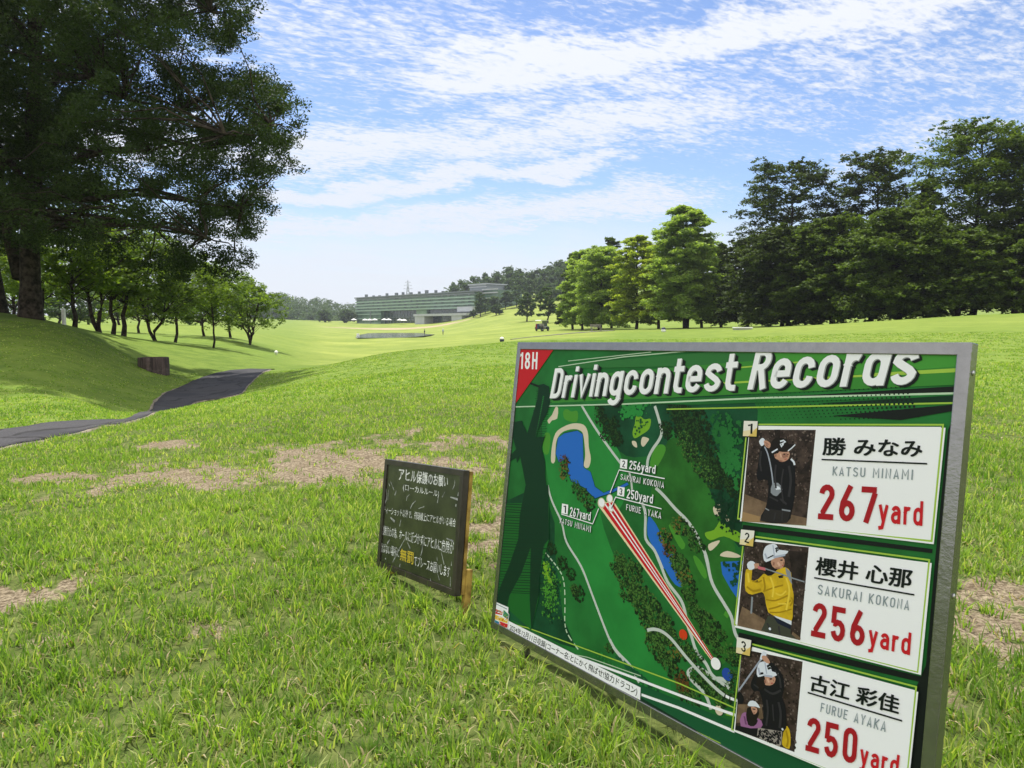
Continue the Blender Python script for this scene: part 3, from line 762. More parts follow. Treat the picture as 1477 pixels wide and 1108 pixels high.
# -- smaller trees beyond the mound
def mid(px, Y, top, wpx, cbpx, seed, label, m=L_MID, **kw):
    b = ground(px, Y); zt = at(px, top, Y)[2] - b.z; cb = at(px, cbpx, Y)[2] - b.z
    return broadleaf('broadleaf_tree', label, b, zt, wpx / 2 / F * Y, max(cb, .4), seed, m, **kw)
mid(108, 31, 300, 130, 425, 21, 'slim dark trunked tree just right of the white post', tr=0.098, leaf=.09, per=130, ncl=46)
mid(143, 34, 318, 150, 418, 22, 'tree with two leaning dark stems behind the left mound', stems=2, tr=0.105, leaf=.09, per=150, ncl=50)
mid(163, 36, 300, 150, 430, 24, 'straight dark trunked tree, the left one of a close pair behind the mound', tr=0.105, leaf=.10, per=130, ncl=46)
mid(178, 36, 315, 160, 425, 25, 'straight dark trunked tree, the right one of a close pair behind the mound', tr=0.120, leaf=.10, per=130, ncl=46)
mid(223, 38, 335, 165, 455, 26, 'low forked tree standing clear at the foot of the mound', stems=2, tr=0.083, leaf=.09, per=160, ncl=60)
mid(307, 41, 380, 140, 462, 27, 'small slender single stemmed tree nearest the cart path', tr=0.056, leaf=.09, per=150, ncl=50)
mid(294, 58, 385, 120, 458, 28, 'short tree behind the slender tree, left one of three in a row', tr=0.098, leaf=.11, per=120, ncl=36)
mid(332, 62, 392, 110, 460, 29, 'short tree between the slender tree and the many stemmed tree', tr=0.105, leaf=.11, per=120, ncl=36)
mid(360, 56, 403, 108, 470, 30, 'bushy tree with many stems fanning from one base, farthest right of the left trees', stems=5, tr=0.068, leaf=.10, per=150, ncl=60)
mid(60, 40, 330, 170, 425, 31, 'leafy tree behind the huge trunk on the mound', tr=0.120, leaf=.11, per=150, ncl=50)
mid(252, 46, 350, 150, 450, 32, 'dim tree set back between the forked tree and the slender tree', tr=0.090, leaf=.10, per=140, ncl=46)
mid(20, 48, 345, 160, 435, 33, 'shaded tree far back at the left edge of the photo', tr=0.120, leaf=.12, per=140, ncl=46)
mid(200, 62, 385, 120, 455, 34, 'far tree seen through the stems behind the mound', tr=0.105, leaf=.12, per=130, ncl=40)

# -- a loose line of trees far back beyond the left lawn
for k, (px, Y, top, w) in enumerate(((-30, 92, 392, 110), (35, 98, 398, 100), (85, 90, 402, 90), (128, 104, 404, 90), (172, 96, 400, 95), (215, 108, 408, 85), (255, 99, 410, 80), (290, 112, 414, 70))):
    b = ground(px, Y)
    broadleaf('broadleaf_tree', 'dim tree in the loose line far back behind the left lawn', b, at(px, top, Y)[2] - b.z, w / 2 / F * Y, .6, 80 + k, L_MID if k % 2 else L_FAR, .2, 90, 50, tr=.16, group='trees in a loose line far back on the left')

# -- the row on the right
cone = lambda w, p=.75, low=.10: (lambda t: w * max(.06, (1 - t)) ** p * (1 if t > low else .55 + .45 * t / low))
def dome(w, peak=.45):
    return lambda t: w * math.sqrt(max(.03, 1 - ((t - peak) / (1.02 - peak if t > peak else peak + .25)) ** 2))
def R_(px, Y, top, wpx, seed, label, m, shape='cone', p=.75, peak=.4, **kw):
    b = ground(px, Y); h = at(px, top, Y)[2] - b.z; w = wpx / 2 / F * Y
    if 'along' not in kw: kw['along'] = (.3, 1.0)
    return conifer('conifer_tree', label, b, h, cone(w, p) if shape == 'cone' else dome(w, peak), seed, m, **kw)
R_(826, 128, 366, 52, 41, 'narrow dark conifer at the far left end of the right hand row', L_CON2, p=.6, leaf=.30, per=60, nb=70, tr=.22, droop=.5)
R_(882, 122, 344, 60, 42, 'dark pointed treetop showing behind the pale feathery tree', L_CON2, p=.55, leaf=.30, per=50, nb=60, tr=.22)
R_(866, 107, 358, 90, 43, 'pale green rounded feathery tree just left of the yellow green one', L_MET, 'dome', peak=.36, leaf=.17, per=110, nb=95, rise=.2, spread=.6, tr=.26, droop=.4, cb=.06, stems=3)
R_(918, 97, 342, 76, 44, 'yellow green feathery conifer, brightest of the right hand row', L_YEL, 'dome', peak=.33, leaf=.17, per=104, nb=85, rise=.2, spread=.6, tr=.22, droop=.4, cb=.07)
R_(950, 93, 352, 68, 45, 'yellowish conifer squeezed beside the tall pale green one', L_YEL, 'dome', peak=.35, leaf=.17, per=85, nb=85, rise=.2, spread=.6, tr=.2, droop=.4, cb=.1)
R_(988, 87, 300, 104, 46, 'tall pale green conifer with a rounded top in the middle of the row', L_MET, 'dome', peak=.38, leaf=.17, per=136, nb=115, rise=.2, spread=.6, tr=.28, droop=.3, cb=.08, stems=3)
R_(1040, 92, 352, 66, 47, 'dusky thin conifer between the tall pale green tree and the dark trees', L_CON2, p=.7, leaf=.2, per=50, nb=70, tr=.2, droop=.5, cb=.12)
R_(1012, 96, 345, 84, 60, 'soft mid green conifer filling the gap right of the tall pale green tree', L_MET, 'dome', peak=.35, leaf=.17, per=85, nb=90, tr=.2, rise=.2, cb=.05, droop=.3, spread=.6)
R_(840, 118, 362, 66, 61, 'smaller soft pale conifer touching the narrow dark one at the row end', L_MET, 'dome', peak=.34, leaf=.18, per=80, nb=80, tr=.2, rise=.2, cb=.05, droop=.3, spread=.6)
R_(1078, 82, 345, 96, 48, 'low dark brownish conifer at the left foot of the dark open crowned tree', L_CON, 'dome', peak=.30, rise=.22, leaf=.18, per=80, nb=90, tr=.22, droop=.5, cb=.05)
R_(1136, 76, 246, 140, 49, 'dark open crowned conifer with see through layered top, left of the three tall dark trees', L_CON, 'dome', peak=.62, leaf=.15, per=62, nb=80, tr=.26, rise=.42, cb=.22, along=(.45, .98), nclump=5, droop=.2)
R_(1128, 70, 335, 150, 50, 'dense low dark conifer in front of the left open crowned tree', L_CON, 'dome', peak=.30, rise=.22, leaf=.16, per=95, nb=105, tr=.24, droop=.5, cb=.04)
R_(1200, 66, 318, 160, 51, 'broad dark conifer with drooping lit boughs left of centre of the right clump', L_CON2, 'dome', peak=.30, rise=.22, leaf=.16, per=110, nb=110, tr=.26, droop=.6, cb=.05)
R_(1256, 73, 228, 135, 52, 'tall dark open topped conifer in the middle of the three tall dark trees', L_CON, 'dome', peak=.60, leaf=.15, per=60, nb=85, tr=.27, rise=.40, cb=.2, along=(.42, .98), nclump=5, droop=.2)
R_(1296, 60, 312, 185, 53, 'broad mid green conifer with layered sunlit boughs reaching down to the grass', L_CON2, 'dome', peak=.30, rise=.22, leaf=.15, per=125, nb=125, tr=.26, droop=.6, cb=.04)
R_(1338, 66, 262, 100, 54, 'green leaning topped conifer between the tall dark tree and the tallest tree', L_CON2, p=.6, leaf=.15, per=100, nb=100, tr=.25, droop=.4, cb=.1, lean=-.05)
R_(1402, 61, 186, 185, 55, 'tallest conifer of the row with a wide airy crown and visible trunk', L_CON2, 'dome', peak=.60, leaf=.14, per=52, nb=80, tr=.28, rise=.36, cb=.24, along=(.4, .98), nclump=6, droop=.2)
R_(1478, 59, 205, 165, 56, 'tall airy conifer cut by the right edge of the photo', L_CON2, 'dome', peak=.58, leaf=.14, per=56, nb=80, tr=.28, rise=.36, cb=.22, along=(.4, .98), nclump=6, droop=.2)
R_(1380, 57, 345, 170, 57, 'low spreading conifer at the foot of the tallest tree', L_CON2, 'dome', peak=.30, rise=.22, leaf=.14, per=95, nb=80, tr=.2, droop=.6, cb=.08)
R_(1462, 55, 335, 170, 58, 'low spreading conifer at the right edge with boughs hanging over the grass', L_CON2, 'dome', peak=.30, rise=.22, leaf=.14, per=95, nb=80, tr=.22, droop=.6, cb=.1)
R_(1560, 56, 250, 220, 59, 'bulky conifer just past the right edge of the row', L_CON2, p=.55, leaf=.16, per=100, nb=90, tr=.26, droop=.5, cb=.06)

# -- hillside wood behind the hotel
def far_proto(seed, h, rad, label, pine=False):
    r = np.random.default_rng(seed); root = thing('hillside_tree', label, 'tree', (0, 0, 0), 0, 'trees on the wooded hillside behind the hotel')
    mb = MB(); mb.tube([(0, 0, -2), (.1, 0, h * .4), (0, .1, h * .85)], [.35, .26, .08], 6); cl = []
    for _ in range(26):
        a = r.random() * 6.28; t = r.random(); z = h * (.30 + .66 * t); R = rad * (math.sqrt(max(.03, 1 - (2 * t - .8) ** 2)) if not pine else (1.05 - t)) * math.sqrt(r.random())
        s = rad * (.30 + .15 * r.random()); cl.append([R * math.cos(a), R * math.sin(a), z, s, s, s * .7, 1])
        limb(mb, (0, 0, h * .4 + .3 * h * t), cl[-1][:3], .09, .02, r, .05, 3, 3)
    mb.build('trunk', bark, root, fix=False); crown_obj(root, cl, L_FAR, r, .62, 60, .6)
    return root
HL = 'dark green tree among many alike on the wooded hillside right of the hotel'
HT = [far_proto(61, 13, 6.0, HL), far_proto(62, 11, 6.8, HL), far_proto(63, 15, 4.6, HL, True)]
hr = np.random.default_rng(5); k = 0
HILLTOP = [(640, 418), (668, 404), (700, 398), (730, 386), (752, 390), (775, 388), (800, 382), (830, 372), (870, 372), (950, 365)]
for row, (Y, drop) in enumerate(((330, 26), (365, 14), (400, 5), (430, 0))):
    px = 700.0 if row == 0 else 672.0 if row == 1 else 655 if row == 2 else 640
    while px < 900:
        top = np.interp(px, [q[0] for q in HILLTOP], [q[1] for q in HILLTOP]) + drop + hr.normal() * 2.0
        if row < 2 and px < 730: top += 12
        p = HT[hr.integers(0, 3)]; o = p if (k < 3 and (p := HT[k]) is not None) else copy_tree(p)
        b = ground(px, Y); zt = at(px, top, Y)[2]; hh = {0: 13, 1: 11, 2: 15}[HT.index(p)]
        s = max(.75, min(1.9, (zt - b.z) / hh)); z = zt - hh * s
        o.location = (b.x, b.y, min(b.z, z + 3.0) if z < b.z else b.z)
        s2 = (zt - o.location.z) / hh; s2 = max(.6, min(2.2, s2)); q = .85 * .5 + .5 * s2
        o.scale = (q, q, s2); o.rotation_euler = (0, 0, hr.random() * 6.28)
        px += hr.uniform(12, 19); k += 1
# trees in front of the hotel
for px, Y, top, w, sd, lb in ((693, 318, 421, 26, 71, 'dark tree standing before the right end of the hotel'), (716, 300, 440, 20, 72, 'small olive tree right of the dark tree before the hotel'), (683, 325, 447, 10, 73, 'shrub sized tree beside the white block of the hotel'),
                              (760, 215, 424, 34, 74, 'rounded tree low on the slope left of the dark narrow conifer'), (790, 190, 414, 36, 75, 'dark rounded tree between the slope and the narrow conifer')):
    b = ground(px, Y); broadleaf('broadleaf_tree', lb, b, at(px, top, Y)[2] - b.z, w / 2 / F * Y, (at(px, top, Y)[2] - b.z) * .22, sd, L_FAR, .45, 60, 40, tr=.25)

# -- far wooded ridge on the left, one mass
def far_wood():
    r = np.random.default_rng(77); cl = []
    prof = ([405, 412, 425, 440, 455, 470, 485, 497, 505, 512, 520], [420, 423, 426, 430, 431, 430, 436, 441, 437, 440, 452])
    for Y, drop in ((640, 0), (600, 5), (560, 11), (530, 18)):
        for px in np.arange(330, 522, 3.2):
            if Y > 600 and px > 516: continue
            top = np.interp(px, *prof) + drop * (1.0) + r.normal() * 1.8
            if px < 400: top = 424 + drop + r.normal() * 2
            p = at(px + r.normal(), top, Y + r.normal() * 8); g0 = float(zat(p[0], p[1])); z = p[2] - 3.4
            while z > g0 - 2 and z > p[2] - 26:
                s = r.uniform(3.0, 5.0); cl.append([p[0] + r.normal() * 2, p[1] + r.normal() * 4, z, s, s, s * .75, 1]); z -= 4.5
    V, Fc = None, None
    idx = np.repeat(np.arange(len(cl)), 55); cl = np.array(cl); n = len(idx)
    d = r.normal(size=(n, 3)); d /= np.linalg.norm(d, axis=1)[:, None]
    V, Fc = leafquads(cl[idx, :3] + d * cl[idx, 3:6] * (.5 + .5 * r.random((n, 1))), .85, r, .5, .6)
    o = link('far_wood', npmesh('far_wood', V, Fc, L_FAR)); tag(o, 'far wooded ridge left of the hotel', 'wood', kind='stuff')
far_wood()
# a low hedge line at the far end of the left fairway
for px0, px1, Y, top, lb in ((455, 482, 420, 447, 'rounded far tree at the left edge of the hotel lawn'), (486, 514, 430, 446, 'rounded far tree touching the left corner of the hotel')):
    px = (px0 + px1) / 2; b = ground(px, Y); broadleaf('broadleaf_tree', lb, b, at(px, top, Y)[2] - b.z, (px1 - px0) / 2 / F * Y, .8, px0, L_FAR, .6, 60, 40, tr=.25)
# ------------------------------------------------------------------ flat printing on the boards
ZO = {'A': (690, 480, 1464 / 370), 'B': (1050, 480, 1477 / 380), 'C': (690, 760, 1477 / 380), 'D': (1050, 750, 1176 / 380), 'E': (1060, 600, 912 / 140), 'F': (1060, 760, 782 / 120),
      'G': (1050, 920, 766 / 130), 'H': (700, 490, 886 / 200), 'I': (880, 560, 852 / 200), 'J': (880, 800, 852 / 200), 'K': (700, 700, 852 / 200), 'L': (960, 490, 1477 / 460),
      'M': (700, 860, 1477 / 160), 'S': (530, 640, 877 / 190), 'T': (540, 655, 1477 / 140), 'U': (540, 755, 1349 / 140), 'P': (0, 0, 1.0)}
def zp(z, pts):
    x0, y0, s = ZO[z]; return [(x0 + x / s, y0 + y / s) for x, y in pts]

class Sheet:
    """measures of a board: photo pixel -> board coordinates (u right, v up, metres) on a plane sunk by `sink`"""
    def __init__(s, M, sink, wh): s.wh = wh; s.M = M; s.I = M.inverted(); s.sink = sink
    def uv(s, p):
        d = Vector(ray(*p)); o = Vector((0, 0, CAMH)); oi = s.I @ o; di = s.I.to_3x3() @ d
        t = (s.sink - oi.y) / di.y; q = oi + di * t; return (q.x, q.z)
    def uvs(s, pts): return [s.uv(p) for p in pts]

def homog(src, dst):
    A = []; b = []
    for (x, y), (u, v) in zip(src, dst):
        A += [[x, y, 1, 0, 0, 0, -u * x, -u * y], [0, 0, 0, x, y, 1, -v * x, -v * y]]; b += [u, v]
    h = np.append(np.linalg.solve(np.array(A, float), np.array(b, float)), 1).reshape(3, 3)
    def f(x, y):
        w = h @ np.array([x, y, 1.0]); return (w[0] / w[2], w[1] / w[2])
    return f

LAYER = [0]
class Print:
    """one printed part: flat shapes in board coordinates, each laid a hair above the one before"""
    def __init__(s, sheet): s.sh = sheet; s.v, s.f, s.mi, s.ms = [], [], [], []
    def _m(s, m):
        if m not in s.ms: s.ms.append(m)
        return s.ms.index(m)
    def _lift(s): LAYER[0] += 1; return s.sh.sink - .000009 * LAYER[0]
    def raw(s, uv, faces, m, lift=None):
        y = s._lift() if lift is None else lift; n = len(s.v); k = s._m(m)
        W_, H_ = s.sh.wh; uv = [(min(max(u, .013), W_ - .015), min(max(v, -H_ + .015), -.015)) for u, v in uv]
        s.v += [(u, y, v) for u, v in uv]; s.f += [[i + n for i in f] for f in faces]; s.mi += [k] * len(faces)
    def poly(s, pts, m, z='P', smooth=0):
        uv = s.sh.uvs(zp(z, pts)) if z else pts
        if smooth: uv = spline(uv, smooth, True)
        s.raw(uv, tessellate_polygon([[Vector((a, b, 0)) for a, b in uv]]), m)
    def line(s, pts, m, w, z='P', smooth=0, taper=None):
        uv = s.sh.uvs(zp(z, pts)) if z else pts
        if smooth: uv = spline(uv, smooth, False)
        a, f = ribbon(uv, w, taper); s.raw(a, f, m)
    def disc(s, p, rad, m, z='P', n=20, asp=1.0):
        u, v = s.sh.uv(zp(z, [p])[0]); s.raw([(u + rad * math.cos(i * 2 * math.pi / n), v + asp * rad * math.sin(i * 2 * math.pi / n)) for i in range(n)], [list(range(n))], m)
    def scatter(s, items, m):
        """many small leaf shaped marks: rows of u, v, size"""
        tier = {id(TD): 0, id(TM): 1, id(TB): 1, id(TG): 1}.get(id(m), 2)
        if not hasattr(s, 'tier'): s.tier = s._lift(); LAYER[0] += 70; s.q = 0
        y = s.tier - .0002 * tier
        for i, (u, v, r) in enumerate(items):
            a = random.random() * 6.28; k = random.randint(3, 5)
            s.raw([(u + r * (.6 + .6 * random.random()) * math.cos(a + j * 6.28 / k), v + r * (.6 + .6 * random.random()) * math.sin(a + j * 6.28 / k)) for j in range(k)], [list(range(k))], m, y - .0000045 * (s.q % 40)); s.q += 1
    def build(s, name, parent, label=None):
        me = bpy.data.meshes.new(name); me.from_pydata(s.v, [], s.f)
        for m in s.ms: me.materials.append(m)
        me.polygons.foreach_set('material_index', s.mi)
        bm = bmesh.new(); bm.from_mesh(me)
        for f in bm.faces:
            f.normal_update()
            if f.normal.y > 0: f.normal_flip()
        bm.to_mesh(me); bm.free()
        o = link(name, me, parent)
        if label: o['label'] = label
        return o
    # ---- lettering
    def text(s, txt, quad, m, z='P', t=.17, gap=.20, bold=None, shift=(0, 0)):
        """quad: top left, top right, bottom right, bottom left of the line (cap line to base line) in photo pixels"""
        q = zp(z, quad); q = [(x + shift[0], y + shift[1]) for x, y in q]; q = s.sh.uvs(q)
        if all(ord(c) < 128 for c in txt):
            x = 0; strokes = []
            for c in txt:
                gl, w = glyph(c, t)
                strokes += [[(px + x, py) for px, py in st] for st in gl]; x += w + gap
            W = x - gap; h = homog([(0, 1), (W, 1), (W, 0), (0, 0)], q)
            y = s._lift(); LAYER[0] += 3
            for i, st in enumerate(strokes):
                a, f = ribbon(st, t, None); s.raw([h(*p) for p in a], f, m, y - .000009 * (i % 4))
        else:
            cu = bpy.data.curves.new('lettering', 'FONT'); cu.body = txt; cu.resolution_u = 3
            ob = bpy.data.objects.new('lettering', cu); C.objects.link(ob)
            dg = bpy.context.evaluated_depsgraph_get(); me = bpy.data.meshes.new_from_object(ob.evaluated_get(dg))
            P = np.array([v.co[:2] for v in me.vertices]); lo, hi = P.min(0), P.max(0)
            h = homog([(lo[0], hi[1]), (hi[0], hi[1]), (hi[0], lo[1]), (lo[0], lo[1])], q)
            for ox, oy in (((0, 0), (1, .6), (-1, -.6), (.8, -.8), (-.8, .8)) if bold and bold > .009 else ((0, 0), (1, 0)) if bold else ((0, 0),)):
                k = (bold or 0) * 1.15; s.raw([h(p[0] + ox * k, p[1] + oy * k) for p in P], [list(f.vertices) for f in me.polygons], m)
            bpy.data.objects.remove(ob); bpy.data.curves.remove(cu); bpy.data.meshes.remove(me)

def spline(P, k, closed):
    n = len(P); o = []
    rngk = range(n) if closed else range(n - 1)
    for i in rngk:
        g4 = [P[(i + d) % n] if closed else P[min(max(i + d, 0), n - 1)] for d in (-1, 0, 1, 2)]
        for j in range(k):
            f = j / k; o.append(tuple(.5 * (2 * g4[1][a] + (g4[2][a] - g4[0][a]) * f + (2 * g4[0][a] - 5 * g4[1][a] + 4 * g4[2][a] - g4[3][a]) * f * f + (3 * g4[1][a] - g4[0][a] - 3 * g4[2][a] + g4[3][a]) * f ** 3) for a in (0, 1)))
    if not closed: o.append(tuple(P[-1]))
    return o
def ribbon(pts, w, taper=None):
    pts = [np.array(p, float) for p in pts]
    closed = len(pts) > 2 and np.linalg.norm(pts[0] - pts[-1]) < 1e-6
    if closed: pts = pts[:-1]
    n = len(pts); v = []
    for i in range(n):
        a = pts[i] - pts[i - 1] if (closed or i > 0) else pts[1] - pts[0]
        b = pts[(i + 1) % n] - pts[i] if (closed or i < n - 1) else pts[-1] - pts[-2]
        a = a / (np.linalg.norm(a) + 1e-12); b = b / (np.linalg.norm(b) + 1e-12)
        t = a + b; L = np.linalg.norm(t); t = t / L if L > 1e-6 else a
        nn = np.array([-t[1], t[0]]); k = 1 / max(.72, float(nn @ np.array([-a[1], a[0]])))
        ww = w if taper is None else w * (taper[0] + (taper[1] - taper[0]) * i / max(1, n - 1))
        v += [tuple(pts[i] + nn * k * ww / 2), tuple(pts[i] - nn * k * ww / 2)]
    f = [(2 * i, 2 * i + 1, 2 * ((i + 1) % n) + 1, 2 * ((i + 1) % n)) for i in range(n if closed else n - 1)]
    return v, f
def arc(cx, cy, rx, ry, a0, a1, n=8):
    return [(cx + rx * math.cos(math.radians(a0 + (a1 - a0) * i / n)), cy + ry * math.sin(math.radians(a0 + (a1 - a0) * i / n))) for i in range(n + 1)]
GC = {}
def glyph(c, t):
    """condensed signboard letters as strokes of width t on a cap height of 1"""
    if (c, t) in GC: return GC[(c, t)]
    w = .50; l, r = t / 2, w - t / 2; b, tp = t / 2, 1 - t / 2; m = (l + r) / 2; rx = m - l; ry = rx * 1.1; X = .73; xt = X - t / 2; md = .5
    def oval(lo, hi): return arc(m, hi - ry, rx, ry, 0, 180) + arc(m, lo + ry, rx, ry, 180, 360) + [(r, hi - ry)]
    S = []
    if c == ' ': S = []; w = .28
    elif c == '0' or c == 'O': S = [oval(b, tp)]
    elif c == '1': w = .32; S = [[(w - t / 2, 0), (w - t / 2, 1)], [(w - t, 1 - t * .9), (.0, .80)]]
    elif c == '2': S = [arc(m, tp - ry, rx, ry, 180, -28) + [(l + t * .25, t * 1.0), (l + t * .1, t * .95)], [(0, b), (w, b)]]
    elif c == '3': S = [arc(m, tp - ry, rx, ry, 175, -60) + [(m, .52)], [(m, .52)] + arc(m, b + ry * 1.05, rx, ry * 1.05, 70, -175)]
    elif c == '4': S = [[(r - t, 0), (r - t, .55)], [(m, 1), (l, .26), (w, .26)]]
    elif c == '5': S = [[(w * .95, tp), (l + t * .1, tp), (l, .50)], [(l, .50)] + arc(m, b + ry * 1.25, rx, ry * 1.25, 130, -170, 10)]
    elif c == '6': S = [arc(m, b + ry * 1.15, rx, ry * 1.15, 0, 360, 16), [(l, b + ry * 1.2), (l + .03, .52), (m + .08, 1)]]
    elif c == '7': S = [[(0, tp), (w - t * .2, tp)], [(r + t * .05, 1 - t), (m - t * .35, 0)]]
    elif c == '8': S = [arc(m, tp - ry * .95, rx * .93, ry * .95, -90, 270, 16), arc(m, b + ry * 1.1, rx, ry * 1.1, 90, 450, 16)]
    elif c == 'A': S = [[(t * .4, 0), (m, 1 - t * .3), (w - t * .4, 0)], [(t, .27), (w - t, .27)]]
    elif c == 'B': S = [[(l, 0), (l, 1)], [(l, tp)] + arc(m, tp - ry * .8, rx, ry * .8, 90, -90) + [(l, .53)], [(m, .53)] + arc(m, b + ry * .9, rx, ry * .9, 90, -90) + [(l, b)]]
    elif c == 'D': S = [[(l, 0), (l, 1)], [(l, tp)] + arc(m, tp - ry, rx, ry, 90, 0) + arc(m, b + ry, rx, ry, 0, -90) + [(l, b)]]
    elif c == 'E': S = [[(w * .9, tp), (l, tp), (l, b), (w * .9, b)], [(l, .52), (w * .8, .52)]]
    elif c == 'F': S = [[(w * .9, tp), (l, tp), (l, 0)], [(l, .5), (w * .8, .5)]]
    elif c == 'H': S = [[(l, 0), (l, 1)], [(r, 0), (r, 1)], [(l, .52), (r, .52)]]
    elif c == 'I': w = t; S = [[(t / 2, 0), (t / 2, 1)]]
    elif c == 'K': S = [[(l, 0), (l, 1)], [(l, .40), (w - t * .3, 1)], [(l + t * .9, .5), (w - t * .2, 0)]]
    elif c == 'M': w = .62; S = [[(l, 0), (l, 1), (w / 2, .35), (w - l, 1), (w - l, 0)]]
    elif c == 'N': S = [[(l, 0), (l, 1), (r, 0), (r, 1)]]
    elif c == 'R': S = [[(l, 0), (l, 1)], [(l, tp)] + arc(m, tp - ry, rx, ry, 90, -90) + [(l, tp - 2 * ry)], [(m, tp - 2 * ry), (r + t * .1, 0)]]
    elif c == 'S': S = [arc(m, tp - ry, rx, ry, 10, 180) + [(l, .66), (m, .52), (r, .40)] + arc(m, b + ry, rx, ry, 0, -170)]
    elif c == 'T': S = [[(0, tp), (w, tp)], [(m, 1 - t), (m, 0)]]
    elif c == 'U': S = [[(l, 1)] + arc(m, b + ry, rx, ry, 180, 360) + [(r, 1)]]
    elif c == 'Y': S = [[(t * .4, 1), (m, .42), (w - t * .4, 1)], [(m, .42), (m, 0)]]
    elif c == 'a': S = [arc(m, xt - ry, rx, ry, 160, 0) + [(r, 0)], [(r, .42), (m, .42)] + arc(m, b + .165, rx, .165, 90, 270) + [(r, b + .06)]]
    elif c == 'c': S = [arc(m, xt - ry, rx, ry, 0, 180) + arc(m, b + ry, rx, ry, 180, 360)]
    elif c == 'd': S = [oval(b, xt), [(r, 0), (r, 1)]]
    elif c == 'e': S = [[(l, .36), (r, .36)] + arc(m, xt - ry, rx, ry, 0, 180) + arc(m, b + ry, rx, ry, 180, 340)]
    elif c == 'g': S = [oval(b, xt), [(r, X)] + [(r, -.06)] + arc(m, -.06, rx, ry * .8, 0, -165)]
    elif c == 'i': w = t; S = [[(t / 2, 0), (t / 2, X)], [(t / 2, .84), (t / 2, 1.0)]]
    elif c == 'n': S = [[(l, 0), (l, X)], [(l, xt - ry)] + arc(m, xt - ry, rx, ry, 180, 0) + [(r, 0)]]
    elif c == 'o': S = [oval(b, xt)]
    elif c == 'r': w = .36; S = [[(l, 0), (l, X)], [(l, xt - ry)] + arc(m, xt - ry, rx, ry, 180, 62)]
    elif c == 's': k = ry * .82; S = [arc(m, xt - k, rx, k, 8, 180) + [(m - rx * .6, .44), (m + rx * .6, .31)] + arc(m, b + k, rx, k, 0, -170)]
    elif c == 't': w = .36; S = [[(.13, .94), (.13, b + .12), (.17, b + .03), (.24, b), (w, b)], [(0, xt), (w - .02, xt)]]
    elif c == 'v': S = [[(t * .4, X), (m, t * .3), (w - t * .4, X)]]
    elif c == 'y': S = [[(t * .4, X), (m + .01, .08)], [(w - t * .4, X), (m - .04, -.18), (.02, -.22)]]
    else: S = [oval(b, tp)]
    GC[(c, t)] = (S, w); return GC[(c, t)]

def pm(name, col, rough=.5, vary=0.0, vscale=30.0): return mat('print_' + name, col, rough, .16, vary=vary, vscale=vscale)
WHITE = pm('white', (.80, .81, .83)); BLACK = pm('black', (.006, .010, .008)); LIME = pm('lime', (.32, .50, .06)); RED = pm('red', (.50, .012, .018)); DRED = pm('deep_red', (.26, .010, .014))
G0 = pm('green', (.014, .132, .026), vary=.25, vscale=5); G1 = pm('bright_green', (.018, .200, .036), vary=.12, vscale=8); G2 = pm('dark_green', (.006, .062, .024), vary=.4, vscale=6); G3 = pm('stripe_green', (.040, .215, .030)); G4 = pm('blackish_green', (.004, .028, .012))
G5 = pm('olive_green', (.020, .120, .016), vary=.3, vscale=9); PALEG = pm('pale_line', (.45, .60, .42)); YG = pm('yellow_green', (.16, .36, .02)); MG = pm('soft_green', (.06, .25, .025))
LAKE = pm('lake_blue', (.018, .13, .50)); SANDP = pm('sand', (.60, .53, .40)); GREYP = pm('grey_path', (.48, .53, .49)); GREYT = pm('grey_text', (.22, .27, .29)); CREAM = pm('cream', (.72, .62, .38))
GOLD = pm('gold', (.62, .45, .12)); SIL = pm('silhouette', (.003, .032, .013)); TD = pm('tree_dark', (.006, .020, .006)); TM = pm('tree_mid', (.018, .060, .012)); TL_ = pm('tree_light', (.060, .150, .026)); TB = pm('tree_brown', (.10, .045, .012)); TG = pm('tree_gold', (.13, .11, .02))
alu = mat('aluminium', (.23, .23, .235), .20, .5, metal=.85, vary=.07, vscale=30, bump=.08, bscale=90)

